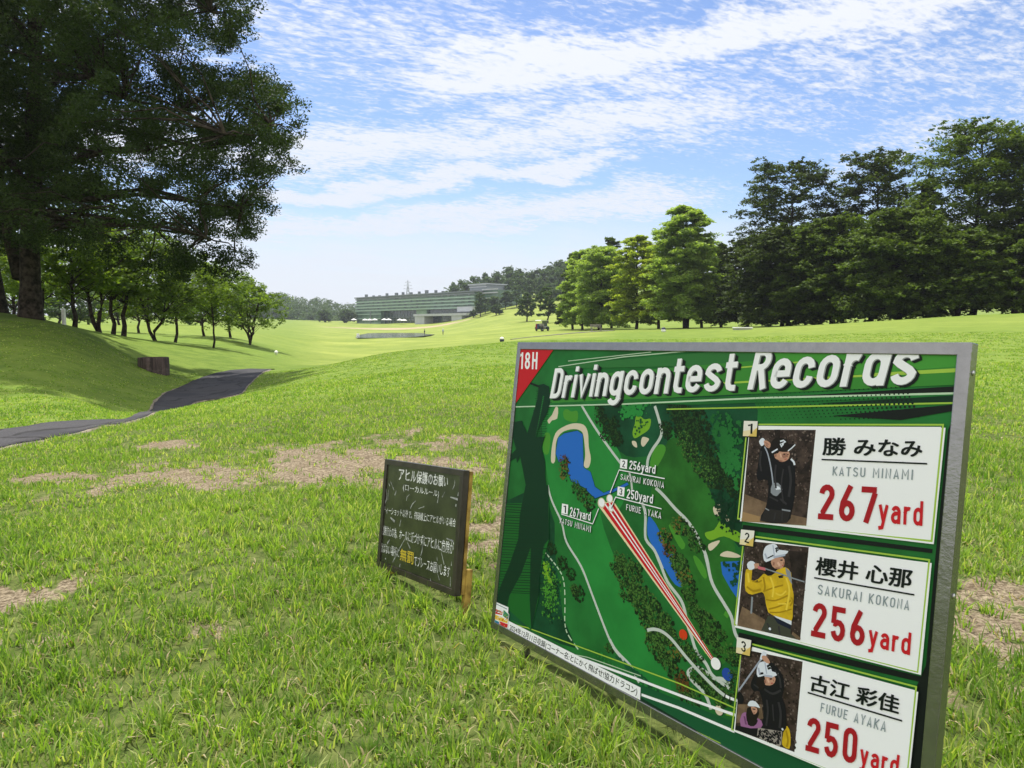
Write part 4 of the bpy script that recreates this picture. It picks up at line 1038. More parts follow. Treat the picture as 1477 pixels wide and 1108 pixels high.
def contest_board():
    root = thing('contest_board', 'large green driving contest board in an aluminium frame with three record cards', 'sign', (0, 0, 0))
    root.matrix_world = BM
    # frame: four rails mitred round a sunk panel
    rw, dp, sk = .018, .026, .005
    def rail(w, h):
        o = [(0, 0), (w, 0), (w, -h), (0, -h)]; i = [(.0165, -.022), (w - .022, -.022), (w - .022, -h + .022), (.0165, -h + .022)]
        v = [(x, 0, z) for x, z in o] + [(x, 0, z) for x, z in i] + [(x, dp, z) for x, z in o] + [(x, sk + .004, z) for x, z in i] + [(x, dp, z) for x, z in i]
        f = []
        for k in range(4):
            n = (k + 1) % 4
            f += [(k, n, 4 + n, 4 + k), (k, 8 + k, 8 + n, n), (4 + k, 4 + n, 12 + n, 12 + k), (8 + k, 16 + k, 16 + n, 8 + n)]
        return v, f
    mb = MB(); v, f = rail(BW, BH); mb.add(v, f)
    fr = mb.build('frame', alu, root, bevel=0)
    bm = bmesh.new(); bm.from_mesh(fr.data)
    es = [e for e in bm.edges if len(e.link_faces) == 2 and e.calc_face_angle(0) > 1.2]
    bmesh.ops.bevel(bm, geom=es, offset=.0016, segments=2, affect='EDGES', profile=.6); bm.to_mesh(fr.data); bm.free()
    # corner brackets and rivets on the right hand side of the frame
    for z in (-.05, -.42, -.80):
        mb = MB(); mb.lathe([(.004, 0), (.0045, .0015), (.002, .003)], 10)
        mb.v = [(BW + c_ - .0004, .013 + a_, z + b_) for a_, b_, c_ in mb.v]
        mb.build('rivet', mat('steel', (.5, .5, .5), .35, .5, metal=1), root)
    mb = MB(); mb.box((.012, sk, -BH + .014), (BW - .014, sk + .003, -.014)); mb.build('panel', G0, root)
    mb = MB(); mb.box((rw, sk + .0035, -BH + rw), (BW - rw, sk + .012, -rw)); mb.build('back_panel', mat('plywood', (.42, .30, .18), .8, .2, vary=.3, vscale=5), root)
    # two legs behind, standing on the turf
    for x in (.16, BW - .16):
        mb = MB(); a = Vector((x, dp + .004, -.10)); top = BM @ a; foot = BM @ Vector((x, dp + .30, -BH)); foot.z = float(zat(foot.x, foot.y)) - .03
        mb.tube([a, BM.inverted() @ foot], .012, 8); mb.build('leg', alu, root, smooth=False)
        mb = MB(); fz = BM @ Vector((x, .016, -BH)); fz.z = float(zat(fz.x, fz.y)) - .03
        mb.tube([Vector((x, .014, -BH + .01)), BM.inverted() @ fz], .010, 8); mb.build('foot', alu, root)
    S = Sheet(BM, sk, (BW, BH)); LAYER[0] = 3
    E_ = lambda: Print(S)
    # ---- course map
    p = E_()
    P_ = 'P'
    p.poly([(938, 560), (1082, 566), (1078, 700), (1070, 760), (1066, 790), (1040, 745), (1010, 690), (985, 640), (955, 600)], G2, smooth=4)
    p.poly([(785, 590), (845, 578), (880, 625), (905, 690), (893, 735), (866, 742), (905, 850), (945, 930), (968, 996), (930, 985), (895, 950), (858, 870), (812, 760), (790, 690)], G1, smooth=4)
    p.poly([(955, 650), (990, 640), (1040, 745), (1060, 790), (1064, 900), (1035, 960), (985, 870), (935, 770)], G5, smooth=4)
    p.poly([(865, 580), (950, 572), (962, 640), (915, 660), (885, 640)], G2, smooth=3)
    p.poly([(722, 720), (792, 730), (800, 790), (812, 890), (830, 935), (780, 915), (740, 895), (715, 880)], G2, smooth=2)
    # lakes and bunkers
    p.poly([(452, 604), (490, 570), (565, 555), (598, 578), (603, 770), (643, 795), (668, 878), (715, 912), (800, 876), (850, 850), (862, 872), (765, 918), (702, 938), (665, 952), (598, 888), (528, 850), (508, 800), (508, 720), (458, 742), (438, 690)], G2, 'A')
    p.poly([(455, 600), (490, 575), (565, 560), (595, 580), (600, 770), (640, 795), (665, 880), (715, 915), (800, 880), (850, 855), (858, 868), (760, 914), (700, 932), (665, 945), (602, 882), (532, 846), (512, 800), (512, 716), (460, 738), (442, 690)], LAKE, 'A')
    p.poly([(415, 735), (420, 650), (440, 575), (480, 540), (540, 518), (600, 525), (625, 570), (630, 650), (642, 720), (628, 770), (602, 760), (610, 700), (602, 600), (587, 562), (545, 550), (490, 562), (457, 592), (442, 640), (437, 735)], SANDP, 'A', 3)
    p.poly([(395, 500), (420, 470), (440, 425), (455, 430), (450, 490), (420, 500), (405, 520)], SANDP, 'A', 2)
    p.poly([(485, 450), (505, 435), (530, 450), (565, 447), (566, 500), (540, 510), (492, 492)], MG, 'A', 3)
    p.poly([(375, 585), (400, 570), (412, 600), (400, 690), (370, 680)], MG, 'A', 3)
    p.poly([(160, 170), (185, 172), (212, 192), (250, 190), (240, 250), (195, 285), (150, 308), (138, 270), (152, 220)], YG, 'I', 3)
    p.poly([(270, 372), (320, 345), (342, 382), (290, 480), (245, 482)], MG, 'I', 3)
    for q in ([(135, 325), (160, 330), (165, 365), (140, 350)], [(200, 300), (238, 310), (230, 330), (205, 360), (190, 340)], [(635, 730), (680, 712), (690, 745), (662, 788), (640, 770)], [(700, 760), (733, 808), (712, 815)],
              [(605, 960), (672, 935), (658, 965), (615, 1000)], [(675, 1030), (720, 1000), (803, 1030), (770, 1042)]): p.poly(q, SANDP, 'I', 3)
    p.poly([(235, 790), (265, 812), (300, 870), (340, 990), (395, 1108), (330, 1108), (270, 985), (230, 900)], LAKE, 'I', 2)
    p.poly([(303, 0), (385, 0), (390, 60), (425, 140), (442, 198), (400, 184), (350, 110)], LAKE, 'J', 2)
    p.poly([(680, 45), (828, 38), (795, 290), (740, 210), (690, 120)], LAKE, 'J', 1)
    p.poly([(582, 890), (640, 870), (680, 812), (720, 850), (805, 895), (792, 948), (700, 910), (615, 935)], YG, 'I', 3)
    p.poly([(360, 845), (385, 840), (425, 900), (463, 962), (440, 992), (400, 930)], MG, 'I', 2)
    p.poly([(510, 15), (530, 10), (575, 65), (597, 130), (580, 148), (540, 90)], MG, 'J', 2)
    p.poly([(710, 345), (735, 370), (720, 392), (697, 370)], MG, 'J', 1); p.poly([(570, 570), (590, 560), (610, 605), (585, 610)], YG, 'J', 2); p.poly([(715, 960), (770, 965), (765, 1000), (710, 985)], YG, 'J', 1)
    # paths
    for z, pts, w in (('A', [(570, 380), (640, 500), (720, 620), (812, 745)], .007), ('I', [(280, 612), (330, 660), (400, 740), (470, 810), (520, 880), (560, 960), (590, 1030), (606, 1108)], .008), ('J', [(585, 0), (600, 60), (630, 180), (700, 300), (745, 380), (768, 480), (797, 532)], .008),
                      ('I', [(275, 110), (300, 190), (317, 270), (300, 320), (262, 375), (235, 430), (228, 480)], .008), ('I', [(118, 515), (130, 570), (135, 622)], .006), ('I', [(195, 700), (217, 770), (216, 900), (230, 945), (275, 1000), (322, 1108)], .008),
                      ('J', [(285, 0), (310, 60), (355, 170), (430, 270), (458, 340), (475, 430), (500, 500), (530, 590), (590, 670), (632, 745), (735, 822)], .008), ('K', [(385, 0), (398, 60), (420, 120), (470, 230), (500, 350), (590, 500), (660, 680), (740, 890), (790, 1000), (852, 1077)], .007),
                      ('J', [(0, 520), (40, 590), (125, 680), (150, 735), (178, 787)], .006), ('J', [(620, 952), (585, 860), (505, 775), (480, 735), (490, 710), (535, 693), (600, 730), (640, 760), (690, 765), (738, 798)], .008)):
        p.line(pts, GREYP, w, z, 4)
    dsh = spline(S.uvs(zp('K', [(365, 410), (400, 450), (440, 500), (475, 560), (488, 640), (490, 750), (490, 850), (510, 920), (580, 1020)])), 6, False)
    for k in range(0, len(dsh) - 2, 3): p.line(dsh[k:k + 3], PALEG, .004, None)
    # drives
    tee = (649, 676)
    for z, ball, off in (('A', (703, 972), -9), ('A', (757, 1003), 10)):
        (bx, by), (tx, ty) = zp(z, [ball])[0], zp('J', [tee])[0]
        a = S.uv((bx, by)); b = S.uv((tx, ty)); d = np.array(b) - np.array(a); d /= np.linalg.norm(d)
        p.line([a, b], CREAM, .026, None, taper=(1, .22)); 
    a = zp('A', [(692, 985), (725, 970), (765, 955), (782, 975)]); b = zp('J', [(640, 668), (655, 664)])
    p.poly([a[0], a[2], a[3], b[1], b[0]], CREAM); q = zp('A', [(700, 985), (762, 962), (775, 980)]); p.poly([q[0], q[1], q[2], b[1], b[0]], RED)
    for k in (.34, .66):
        s0 = zp('A', [(700 + 72 * k, 985 - 18 * k)])[0]; p.line([s0, zp('J', [(648, 668)])[0]], WHITE, .0042, taper=(1, .3)) 
    for z, c, r_ in (('A', (703, 972), .0135), ('A', (750, 948), .0115), ('A', (757, 1003), .0095)):
        p.disc(c, r_, SANDP, z); p.disc((c[0] + 1, c[1] - 2), r_ * .78, WHITE, z)
    for z, c, r_, m in (('J', (450, 492), .0115, pm('tee_red', (.55, .045, .01))), ('J', (650, 670), .0125, WHITE), ('J', (720, 736), .0130, pm('tee_blue', (.015, .06, .32))), ('J', (670, 957), .010, SANDP)):
        p.disc((c[0] + 5, c[1] + 2), r_ * 1.05, G4, z); p.disc(c, r_, m, z)
    # printed trees: clusters of leaf marks over a dark shade
    def clump(z, x, y, r_, kind='d'):
        u, v = S.uv(zp(z, [(x, y)])[0]); n = 46
        def pts(k, ox, oy, sz, f=1.0):
            o = []
            for _ in range(k):
                a = random.random() * 6.28; q = r_ * f * math.sqrt(random.random()); o.append((u + ox * r_ + q * math.cos(a) * 1.15, v + oy * r_ + q * math.sin(a), sz * r_ * (.6 + .7 * random.random())))
            return o
        p.scatter(pts(24, .22, -.14, .26), TD); p.scatter(pts(30, 0, 0, .16), {'d': TM, 'b': TB, 'g': TG, 'k': TD}[kind]); p.scatter(pts(34, -.18, .16, .115), {'d': TL_, 'b': TB, 'g': TL_, 'k': TM}[kind])
    for z, L in (('A', [(490, 740, .022, 'b'), (490, 800, .022, 'g'), (555, 880, .020), (590, 920, .022), (630, 965, .024), (700, 490, .022, 'k'), (745, 540, .022, 'k'), (770, 600, .022, 'k'), (720, 585, .016, 'k'), (690, 440, .016, 'k'), (800, 620, .014, 'k')]),
                 ('I', [(400, 130, .024, 'k'), (450, 130, .022, 'k'), (430, 200, .026, 'k'), (480, 190, .026, 'k'), (540, 190, .026, 'k'), (445, 260, .024, 'k'), (510, 260, .026, 'k'), (570, 240, .022, 'k'), (460, 330, .024), (520, 330, .028, 'k'), (580, 330, .024, 'k'),
                        (500, 400, .024), (560, 410, .028, 'k'), (620, 410, .024, 'k'), (560, 480, .024), (610, 490, .028, 'k'), (665, 490, .024, 'k'), (620, 560, .022), (680, 560, .024, 'k'), (735, 570, .022, 'k'), (760, 620, .02, 'k'), (340, 235, .018, 'k'), (350, 270, .016, 'k'),
                        (425, 840, .022, 'g'), (335, 910, .021, 'g'), (365, 1000, .020, 'b'), (495, 890, .018), (525, 960, .021), (420, 1070, .024), (20, 210, .02, 'k'), (30, 290, .02, 'k')]),
                 ('J', [(60, 20, .018), (110, 60, .024), (40, 70, .022), (70, 130, .024), (150, 100, .026), (110, 190, .026), (170, 190, .026), (150, 260, .026), (210, 250, .026), (80, 250, .014), (190, 330, .026), (250, 300, .026), (230, 400, .028), (280, 360, .026), (330, 410, .026), (270, 470, .028), (340, 470, .026),
                        (260, 540, .024), (310, 540, .026), (370, 500, .022), (300, 600, .022), (340, 640, .026), (370, 690, .022), (400, 600, .02, 'g'), (450, 570, .022), (480, 610, .02), (530, 640, .018), (440, 760, .022, 'b'), (450, 810, .02, 'b'), (500, 870, .022), (440, 850, .016),
                        (420, 50, .024), (450, 130, .024, 'g'), (480, 200, .024), (490, 260, .018), (520, 345, .020), (570, 390, .022), (620, 430, .022), (590, 480, .022), (640, 510, .022), (660, 580, .016), (740, 610, .022), (770, 640, .018), (540, 740, .022), (590, 790, .024), (640, 830, .024), (680, 880, .022), (740, 830, .018), (770, 750, .016), (690, 490, .012)]),
                 ('K', [(408, 385, .020, 'k'), (475, 475, .022, 'k'), (525, 545, .019, 'k'), (570, 660, .024, 'k'), (550, 640, .018), (760, 1000, .014)])):
        for q in L: clump(z, q[0], q[1], q[2] * .88, q[3] if len(q) > 3 else 'd')
    # speckled ground marks
    def speck(z, poly, n, m, sz):
        uv = S.uvs(zp(z, poly)); us_ = [a for a, _ in uv]; vs_ = [b for _, b in uv]; o = []
        for _ in range(n):
            w = np.random.default_rng(random.randint(0, 1 << 30)).dirichlet([1] * len(uv)); o.append((sum(a * b for a, b in zip(us_, w)), sum(a * b for a, b in zip(vs_, w)), sz * (.5 + random.random())))
        p.scatter(o, m)
    speck('K', [(375, 370), (470, 560), (480, 880), (330, 850), (335, 560)], 260, MG, .0032); speck('K', [(350, 440), (430, 520), (430, 640), (350, 560)], 40, YG, .005); speck('K', [(375, 370), (470, 560), (480, 880), (330, 850)], 160, G4, .003)
    speck('I', [(20, 60), (270, 60), (240, 180), (60, 200)], 160, G1, .005); speck('I', [(600, 120), (830, 150), (810, 700), (660, 470)], 200, G0, .006); speck('I', [(600, 640), (800, 620), (800, 960), (690, 880)], 130, G4, .004)
    speck('I', [(150, 190), (245, 195), (160, 300)], 22, G2, .0035); speck('J', [(30, 620), (180, 720), (320, 860), (180, 780)], 130, G2, .004); speck('J', [(700, 50), (820, 50), (770, 230)], 26, G2, .005); speck('C', [(560, 640), (1000, 860), (1000, 940), (700, 800)], 60, G1, .003)
    p.line([(230, 465), (270, 458), (320, 472), (380, 520), (470, 630), (560, 730), (650, 820), (705, 865)], GREYP, .0075, 'J', 5)
    for a, b in (((712, 868), (735, 880)), ((742, 883), (765, 891)), ((770, 893), (800, 900))): p.line([a, b], WHITE, .006, 'J')
    p.build('course_map', root)
    # ---- stripes behind the title and at the foot
    p = E_()
    p.poly([(792, 583), (1000, 572), (1388, 555), (1392, 512), (1250, 506), (1000, 528), (800, 545)], G3)
    p.poly([(1000, 528), (1250, 507), (1060, 505), (860, 522), (800, 532)], pm('mid_stripe', (.028, .15, .035)))
    p.poly([(1092, 505), (1392, 508), (1391, 528), (1180, 545), (1080, 548)], pm('stripe_light', (.055, .27, .035)))
    p.poly([(745, 584), (900, 576), (1000, 574), (1387, 557), (1384, 572), (1000, 584), (900, 581), (744, 588)], G0)
    p.poly([(1120, 573), (1386, 557), (1385, 566), (1250, 572)], BLACK); p.poly([(1180, 582), (1384, 570), (1383, 580), (1250, 584)], G4); p.poly([(1200, 600), (1382, 583), (1381, 592), (1300, 606)], BLACK)
    for pts, m, w in (([(743, 587), (900, 583), (1100, 574), (1386, 567.5)], PALEG, .0035), ([(962, 590.5), (1385, 581.5)], LIME, .003), ([(1040, 553), (1389, 535)], LIME, .004), ([(1060, 531), (1170, 521)], LIME, .003), ([(1262, 540), (1389, 533)], LIME, .0045), ([(806, 529), (900, 515), (1010, 505)], PALEG, .0025), ([(700, 705), (700.1, 705.1)], PALEG, .002), ([(820, 521), (940, 508)], PALEG, .002)):
        p.line(pts, m, w)
    p.poly([(1368, 620), (1383, 590), (1386, 560), (1390, 560), (1385, 640), (1372, 740), (1352, 900), (1334, 1060), (1322, 1180), (1296, 1240), (1318, 1000), (1336, 960), (1350, 800)], BLACK)
    for r0 in ([(1072, 757), (1346, 792), (1345, 798), (1071, 764)], [(1066, 912), (1330, 976), (1329, 984), (1065, 922)], [(1062, 1064), (1310, 1170), (1308, 1182), (1060, 1074)]): p.poly(r0, BLACK)
    p.poly([(928, 989), (1055, 1040), (1062, 1056), (1300, 1160), (1296, 1232), (1060, 1086), (925, 1008), (850, 962)], pm('foot_green', (.008, .085, .03)))
    p.poly([(720, 912), (800, 955), (925, 1006), (1060, 1085), (1060, 1100), (900, 1010), (712, 905)], G4)
    for pts, m, w in (([(733, 899), (760, 905), (981, 986), (1062, 1022)], LIME, .003), ([(834, 948), (900, 972), (1000, 1010), (1063, 1032)], WHITE, .006), ([(926, 1002), (980, 1021), (1060, 1055)], WHITE, .006), ([(926, 1020), (1040, 1072)], LIME, .002), ([(782, 935), (848, 948), (925, 975)], PALEG, .002)):
        p.line(pts, m, w)
    # halftone dots
    dots = []
    for i in range(34):
        for j in range(13):
            x = 1088 + i * 6.6 + j * 2.2; y = 570 + j * 4.3 - i * .35 + (i * j) * .012
            if y < 605 and x < 1345: dots.append((*S.uv((x, y)), .0008 + .0016 * (i / 34) * (1 - abs(j - 6) / 9)))
    y_ = p._lift()
    for u, v, r_ in dots: p.raw([(u + r_ * math.cos(a * 1.0472), v + r_ * math.sin(a * 1.0472)) for a in range(6)], [list(range(6))], BLACK, y_)
    p.build('stripe_print', root)
    # ---- golfer silhouette
    p = E_()
    p.poly([(118, 108), (395, 105), (395, 330), (335, 560), (330, 700), (285, 890), (55, 690), (80, 480)], pm('silhouette_ground', (.010, .112, .018)), 'K')
    p.poly([(345, 290), (375, 282), (410, 300), (418, 400), (396, 470), (335, 585), (330, 625), (385, 618), (360, 690), (385, 780), (385, 870), (402, 1000), (407, 1108), (238, 1108), (265, 950), (240, 820), (225, 745), (205, 790), (200, 755), (150, 778), (165, 735), (200, 700), (185, 650), (172, 600), (172, 555), (190, 525), (238, 517), (245, 545), (262, 575), (270, 600), (300, 500), (335, 380)], SIL, 'H')
    p.poly([(250, 0), (390, 0), (395, 330), (362, 370), (337, 560), (330, 680), (285, 890), (275, 700), (282, 380), (225, 540), (150, 680), (128, 800), (48, 730), (60, 690), (95, 620), (150, 490), (205, 330), (215, 180)], SIL, 'K')
    p.line([(205, 243), (280, 274), (350, 302)], BLACK, .006, 'H')
    p.line([(375, 360), (350, 500), (325, 620)], G0, .006, 'H', taper=(1, .3))
    for k in range(30):   # scan lines across arms and legs
        y = 300 + k * 11; p.line([(330 - k * 1.5 + random.random() * 12, y), (418 - abs(k - 8) * 2 + random.random() * 14, y + 3)], SIL if k % 2 else G4, .0014, 'H')
    for k in range(0, 34):
        y = 108 + k * 16.5 + random.random() * 6; x0 = 116 - (y - 108) * .085; p.line([(x0 + 3, y), (330 + random.random() * 60 - max(0, y - 350) * .12, y + 16)], G4 if k % 3 else SIL, .0012 + .0016 * random.random(), 'K')
    p.build('golfer_silhouette', root)
    # ---- corner tag
    p = E_(); p.poly([(213, 58), (441, 62), (186, 412)], RED, 'H'); tg = p.build('hole_tag', root)
    p = E_(); p.text('18H', [(226, 82), (339, 80), (334, 190), (222, 188)], WHITE, 'H', t=.15); p.build('lettering', tg)
    # ---- title
    p = E_()
    W1 = [(801.6, 531.8), (1069, 506), (1060, 563.6), (793.7, 574.6)]; W2 = [(1092, 504.5), (1334, 484), (1318, 554.8), (1078.8, 562.0)]
    for q, tx in ((W1, 'Drivingcontest'), (W2, 'Records')):
        for sh, m in (((5.2, 3.6), BLACK), ((3.8, 2.6), BLACK), ((2.4, 1.7), BLACK), ((1.2, .8), pm('letter_edge', (.28, .30, .29)))): p.text(tx, q, m, t=.155 if tx[0] == 'D' else .165, gap=.095, shift=sh)
        p.text(tx, q, WHITE, t=.145 if tx[0] == 'D' else .155, gap=.105)
    p.build('title_lettering', root)
    # ---- callouts on the map
    p = E_()
    for z, no, q, yd, qy, nm, qn, ln in (
        ('A', '2', [(815, 720), (855, 725), (852, 778), (812, 772)], '256yard', [(868, 728), (1017, 756), (1013, 806), (864, 778)], 'SAKURAI KOKONA', [(818, 806), (1066, 852), (1063, 888), (815, 838)], [(1068, 833), (808, 783), (756, 915)]),
        ('A', '3', [(800, 877), (840, 884), (836, 936), (796, 928)], '250yard', [(854, 890), (1003, 924), (999, 976), (850, 944)], 'FURUE AYAKA', [(850, 978), (1050, 1024), (1047, 1062), (848, 1012)], [(1050, 1005), (788, 938), (762, 1000)]),
        ('K', '1', [(477, 112), (515, 120), (511, 180), (472, 172)], '267yard', [(527, 132), (655, 165), (650, 218), (523, 188)], 'KATSU MINAMI', [(467, 200), (655, 250), (652, 290), (463, 232)], [(472, 177), (665, 237), (702, 143)])):
        p.poly(q, WHITE, z); c = [((q[a][0] * 3 + q[(a + 2) % 4][0] * 1.0) / 4, (q[a][1] * 3.4 + q[(a + 2) % 4][1] * .8) / 4.2) for a in range(4)]
        mx = sum(x for x, _ in q) / 4; my = sum(y for _, y in q) / 4
        p.text(no, [(mx + (x - mx) * .42, my + (y - my) * .74) for x, y in q], BLACK, z, t=.15)
        p.text(yd, qy, G4, z, t=.15, gap=.12, shift=(.9, .9)); p.text(yd, qy, WHITE, z, t=.145, gap=.12)
        p.text(nm, qn, G4, z, t=.12, gap=.2, shift=(.7, .7)); p.text(nm, qn, WHITE, z, t=.115, gap=.2)
        p.line([(x + 3, y + 3) for x, y in ln], G4, .0022, z); p.line(ln, WHITE, .0024, z)
    p.build('distance_callouts', root)
    # ---- date strip and emblem
    p = E_(); p.poly([(168, 538), (912, 912), (907, 982), (158, 600)], BLACK, 'C'); p.poly([(170, 524), (915, 900), (912, 970), (160, 593)], WHITE, 'C'); cs = p.build('caption_strip', root)
    p = E_(); p.text('2024年12月11日収録(コーナー名:とにかく飛ばせ!協力ドラコン)', [(184, 543), (899, 902), (893, 950), (178, 582)], BLACK, 'C', bold=.012); p.build('lettering', cs)
    p = E_()
    p.poly([(126, 60), (322, 145), (317, 220), (333, 242), (322, 312), (312, 494), (98, 402), (82, 372), (98, 230), (104, 128)], pm('emblem_edge', (.35, .36, .36)), 'M')
    p.poly([(131, 66), (318, 149), (313, 222), (328, 243), (317, 312), (307, 486), (103, 398), (88, 370), (103, 232), (109, 130)], WHITE, 'M')
    p.poly([(112, 150), (242, 205), (237, 250), (108, 216)], pm('emblem_red', (.50, .03, .03)), 'M'); p.poly([(256, 180), (326, 245), (312, 312), (247, 262)], pm('emblem_green', (.05, .25, .10)), 'M')
    p.poly([(108, 225), (312, 312), (307, 362), (104, 288)], pm('emblem_yellow', (.70, .48, .04)), 'M'); p.poly([(110, 300), (196, 340), (190, 416), (103, 390)], pm('emblem_teal', (.02, .22, .28)), 'M')
    p.poly([(202, 332), (312, 372), (296, 482), (190, 440)], pm('emblem_crimson', (.55, .02, .03)), 'M'); p.poly([(139, 86), (305, 166), (303, 178), (137, 98)], GREYT, 'M')
    for (x0, y0, x1, y1), k, ms in (((115, 162, 235, 230), 22, (WHITE, GOLD, BLACK)), ((110, 240, 305, 335), 30, (RED, WHITE, CREAM)), ((110, 315, 190, 400), 16, (WHITE, LAKE)), ((205, 350, 300, 460), 22, (GOLD, WHITE, DRED)), ((255, 205, 315, 290), 10, (LIME, LAKE, GOLD))):
        for i in range(k):
            t_ = random.random(); x = x0 + (x1 - x0) * t_; y = y0 + (y1 - y0) * (.25 + .5 * t_) + (random.random() - .5) * (y1 - y0) * .5; a = random.random() * 3.1
            p.line([(x - 9 * math.cos(a), y - 9 * math.sin(a)), (x + 9 * math.cos(a), y + 9 * math.sin(a))], ms[i % len(ms)], .0012 + .001 * random.random(), 'M')
    p.build('emblem', root)
    # ---- the three record cards
    ph_bg = pm('photo_brown', (.040, .027, .022), .42, .6, 45); ph_gr = pm('photo_ground', (.16, .105, .065), .42, .3, 30); skin = pm('photo_skin', (.46, .25, .17)); blk = pm('photo_black', (.008, .008, .010)); cap = pm('photo_white', (.62, .66, .74)); hair = pm('photo_hair', (.012, .009, .008))
    yel = pm('photo_yellow', (.55, .37, .015), vary=.18, vscale=25); shaft = pm('photo_shaft', (.30, .33, .40)); gry = pm('photo_grey', (.22, .24, .27)); kha = pm('photo_khaki', (.045, .050, .035)); pnk = pm('photo_pink', (.50, .13, .16)); pur = pm('photo_purple', (.28, .12, .26)); dk = pm('photo_dark', (.018, .013, .011), vary=.5, vscale=40)
    def card(name_jp, qn, rule, latin, ql, num, qd, qy, white, photo, fig, badge, bd, zb, outline, zc, label):
        p = E_(); p.poly(white, WHITE, zc)
        p.line(outline[0], LIME, .0032, zc); p.line(outline[1], WHITE, .0034, zc)
        c = p.build('record_card', root, label)
        p = E_(); fig(p); p.build('photo', c)
        p = E_(); p.poly([(x + 5, y + 6) for x, y in badge], BLACK, zb); p.poly(badge, CREAM, zb)
        q = badge; p.poly([q[0], q[1], ((q[1][0] + q[2][0]) / 2, (q[1][1] + q[2][1]) / 2), ((q[3][0] * 2 + q[0][0]) / 3, (q[3][1] * 2 + q[0][1]) / 3)], pm('badge_pale', (.72, .70, .64)), zb); p.poly([q[2], (q[2][0] * .4 + q[3][0] * .6, q[2][1] * .4 + q[3][1] * .6), (q[2][0] * .4 + q[1][0] * .6, q[2][1] * .4 + q[1][1] * .6)], GOLD, zb)
        mx = sum(x for x, _ in q) / 4; my = sum(y for _, y in q) / 4
        p.text(bd, [(mx + (x - mx) * .34, my + (y - my) * .66) for x, y in q], BLACK, zb, t=.14); p.build('number_badge', c)
        p = E_(); p.text(name_jp, qn, BLACK, zc, bold=.022); p.build('name_lettering', c); p = E_(); p.line(rule, BLACK, .0028, zc); p.build('rule', c); p = E_(); p.text(latin, ql, GREYT, zc, t=.12, gap=.24)
        p.build('name_lettering', c); p = E_(); p.text(num, qd, pm('number_red', (.34, .010, .016)), zc, t=.165, gap=.17); p.text('yard', qy, RED, zc, t=.16, gap=.16)
        p.build('distance_lettering', c)
    def grain(p, z, quad, n, ms, sz):
        uv = S.uvs(zp(z, quad))
        for m in ms:
            o = []
            for _ in range(n):
                a, b = random.random(), random.random(); o.append((uv[0][0] * (1 - a) * (1 - b) + uv[1][0] * a * (1 - b) + uv[2][0] * a * b + uv[3][0] * (1 - a) * b, uv[0][1] * (1 - a) * (1 - b) + uv[1][1] * a * (1 - b) + uv[2][1] * a * b + uv[3][1] * (1 - a) * b, sz * (.4 + random.random())))
            p.scatter(o, m)
    leafA = pm('photo_leaf_brown', (.075, .050, .040)); leafB = pm('photo_leaf_dark', (.014, .010, .009)); leafC = pm('photo_leaf_pale', (.13, .10, .085)); fold = pm('photo_fold', (.33, .21, .006)); lite = pm('photo_yellow_light', (.70, .52, .05)); sh1 = pm('photo_black_light', (.028, .027, .030)); skd = pm('photo_skin_dark', (.27, .13, .09)); skl = pm('photo_skin_light', (.62, .38, .28)); capd = pm('photo_cap_shade', (.36, .40, .50))
    def fig1(p):
        p.poly([(150, 130), (772, 132), (682, 1030), (75, 990)], ph_bg, 'E'); grain(p, 'E', [(160, 140), (762, 142), (690, 850), (120, 720)], 150, (leafA, leafB, leafC), .0022); p.poly([(105, 735), (310, 815), (330, 880), (690, 960), (683, 1030), (75, 990)], ph_gr, 'E'); p.poly([(85, 900), (250, 945), (245, 1000), (76, 988)], pm('photo_tan', (.30, .19, .09)), 'E')
        p.poly([(385, 130), (440, 130), (430, 240), (395, 250)], dk, 'E'); p.poly([(620, 540), (740, 380), (700, 560)], dk, 'E')
        p.poly([(255, 300), (300, 290), (345, 330), (380, 385), (420, 425), (470, 440), (530, 400), (575, 440), (580, 560), (575, 760), (545, 900), (500, 1005), (252, 985), (300, 870), (325, 740), (320, 600), (240, 610), (218, 560), (235, 430)], blk, 'E', 2)
        p.poly([(305, 870), (420, 885), (540, 895), (500, 1005), (252, 985)], pm('photo_charcoal', (.020, .018, .018)), 'E'); p.line([(300, 868), (335, 888)], gry, .0022, 'E'); p.line([(455, 880), (535, 893)], gry, .003, 'E')
        p.poly([(385, 355), (405, 350), (430, 330), (520, 335), (525, 385), (505, 415), (460, 432), (415, 410), (390, 395)], skin, 'E', 2); p.poly([(455, 360), (500, 350), (510, 380), (470, 400)], pm('photo_shade', (.28, .14, .10)), 'E', 2)
        p.poly([(350, 360), (345, 280), (375, 220), (430, 205), (490, 215), (520, 265), (580, 265), (555, 300), (500, 340), (430, 335), (420, 350)], hair, 'E', 2); p.line([(512, 330), (545, 305), (580, 270)], cap, .0022, 'E')
        for l in ([(438, 240), (470, 232), (488, 245), (455, 262), (470, 275)], [(440, 262), (452, 290), (470, 255)], [(360, 345), (415, 312)]): p.line(l, cap, .003, 'E')
        p.poly([(240, 240), (270, 208), (295, 225), (290, 265), (262, 285)], cap, 'E', 2); p.poly([(285, 235), (320, 235), (350, 265), (335, 305), (295, 280)], skin, 'E', 2)
        p.line([(292, 290), (320, 350), (345, 450), (362, 550), (372, 640)], shaft, .0030, 'E', 3); p.poly([(365, 640), (420, 630), (462, 690), (430, 730), (400, 755), (350, 720)], gry, 'E', 2); p.poly([(385, 655), (430, 665), (445, 690), (400, 695)], cap, 'E', 1); p.line([(540, 405), (565, 430), (575, 462)], cap, .004, 'E', 2)
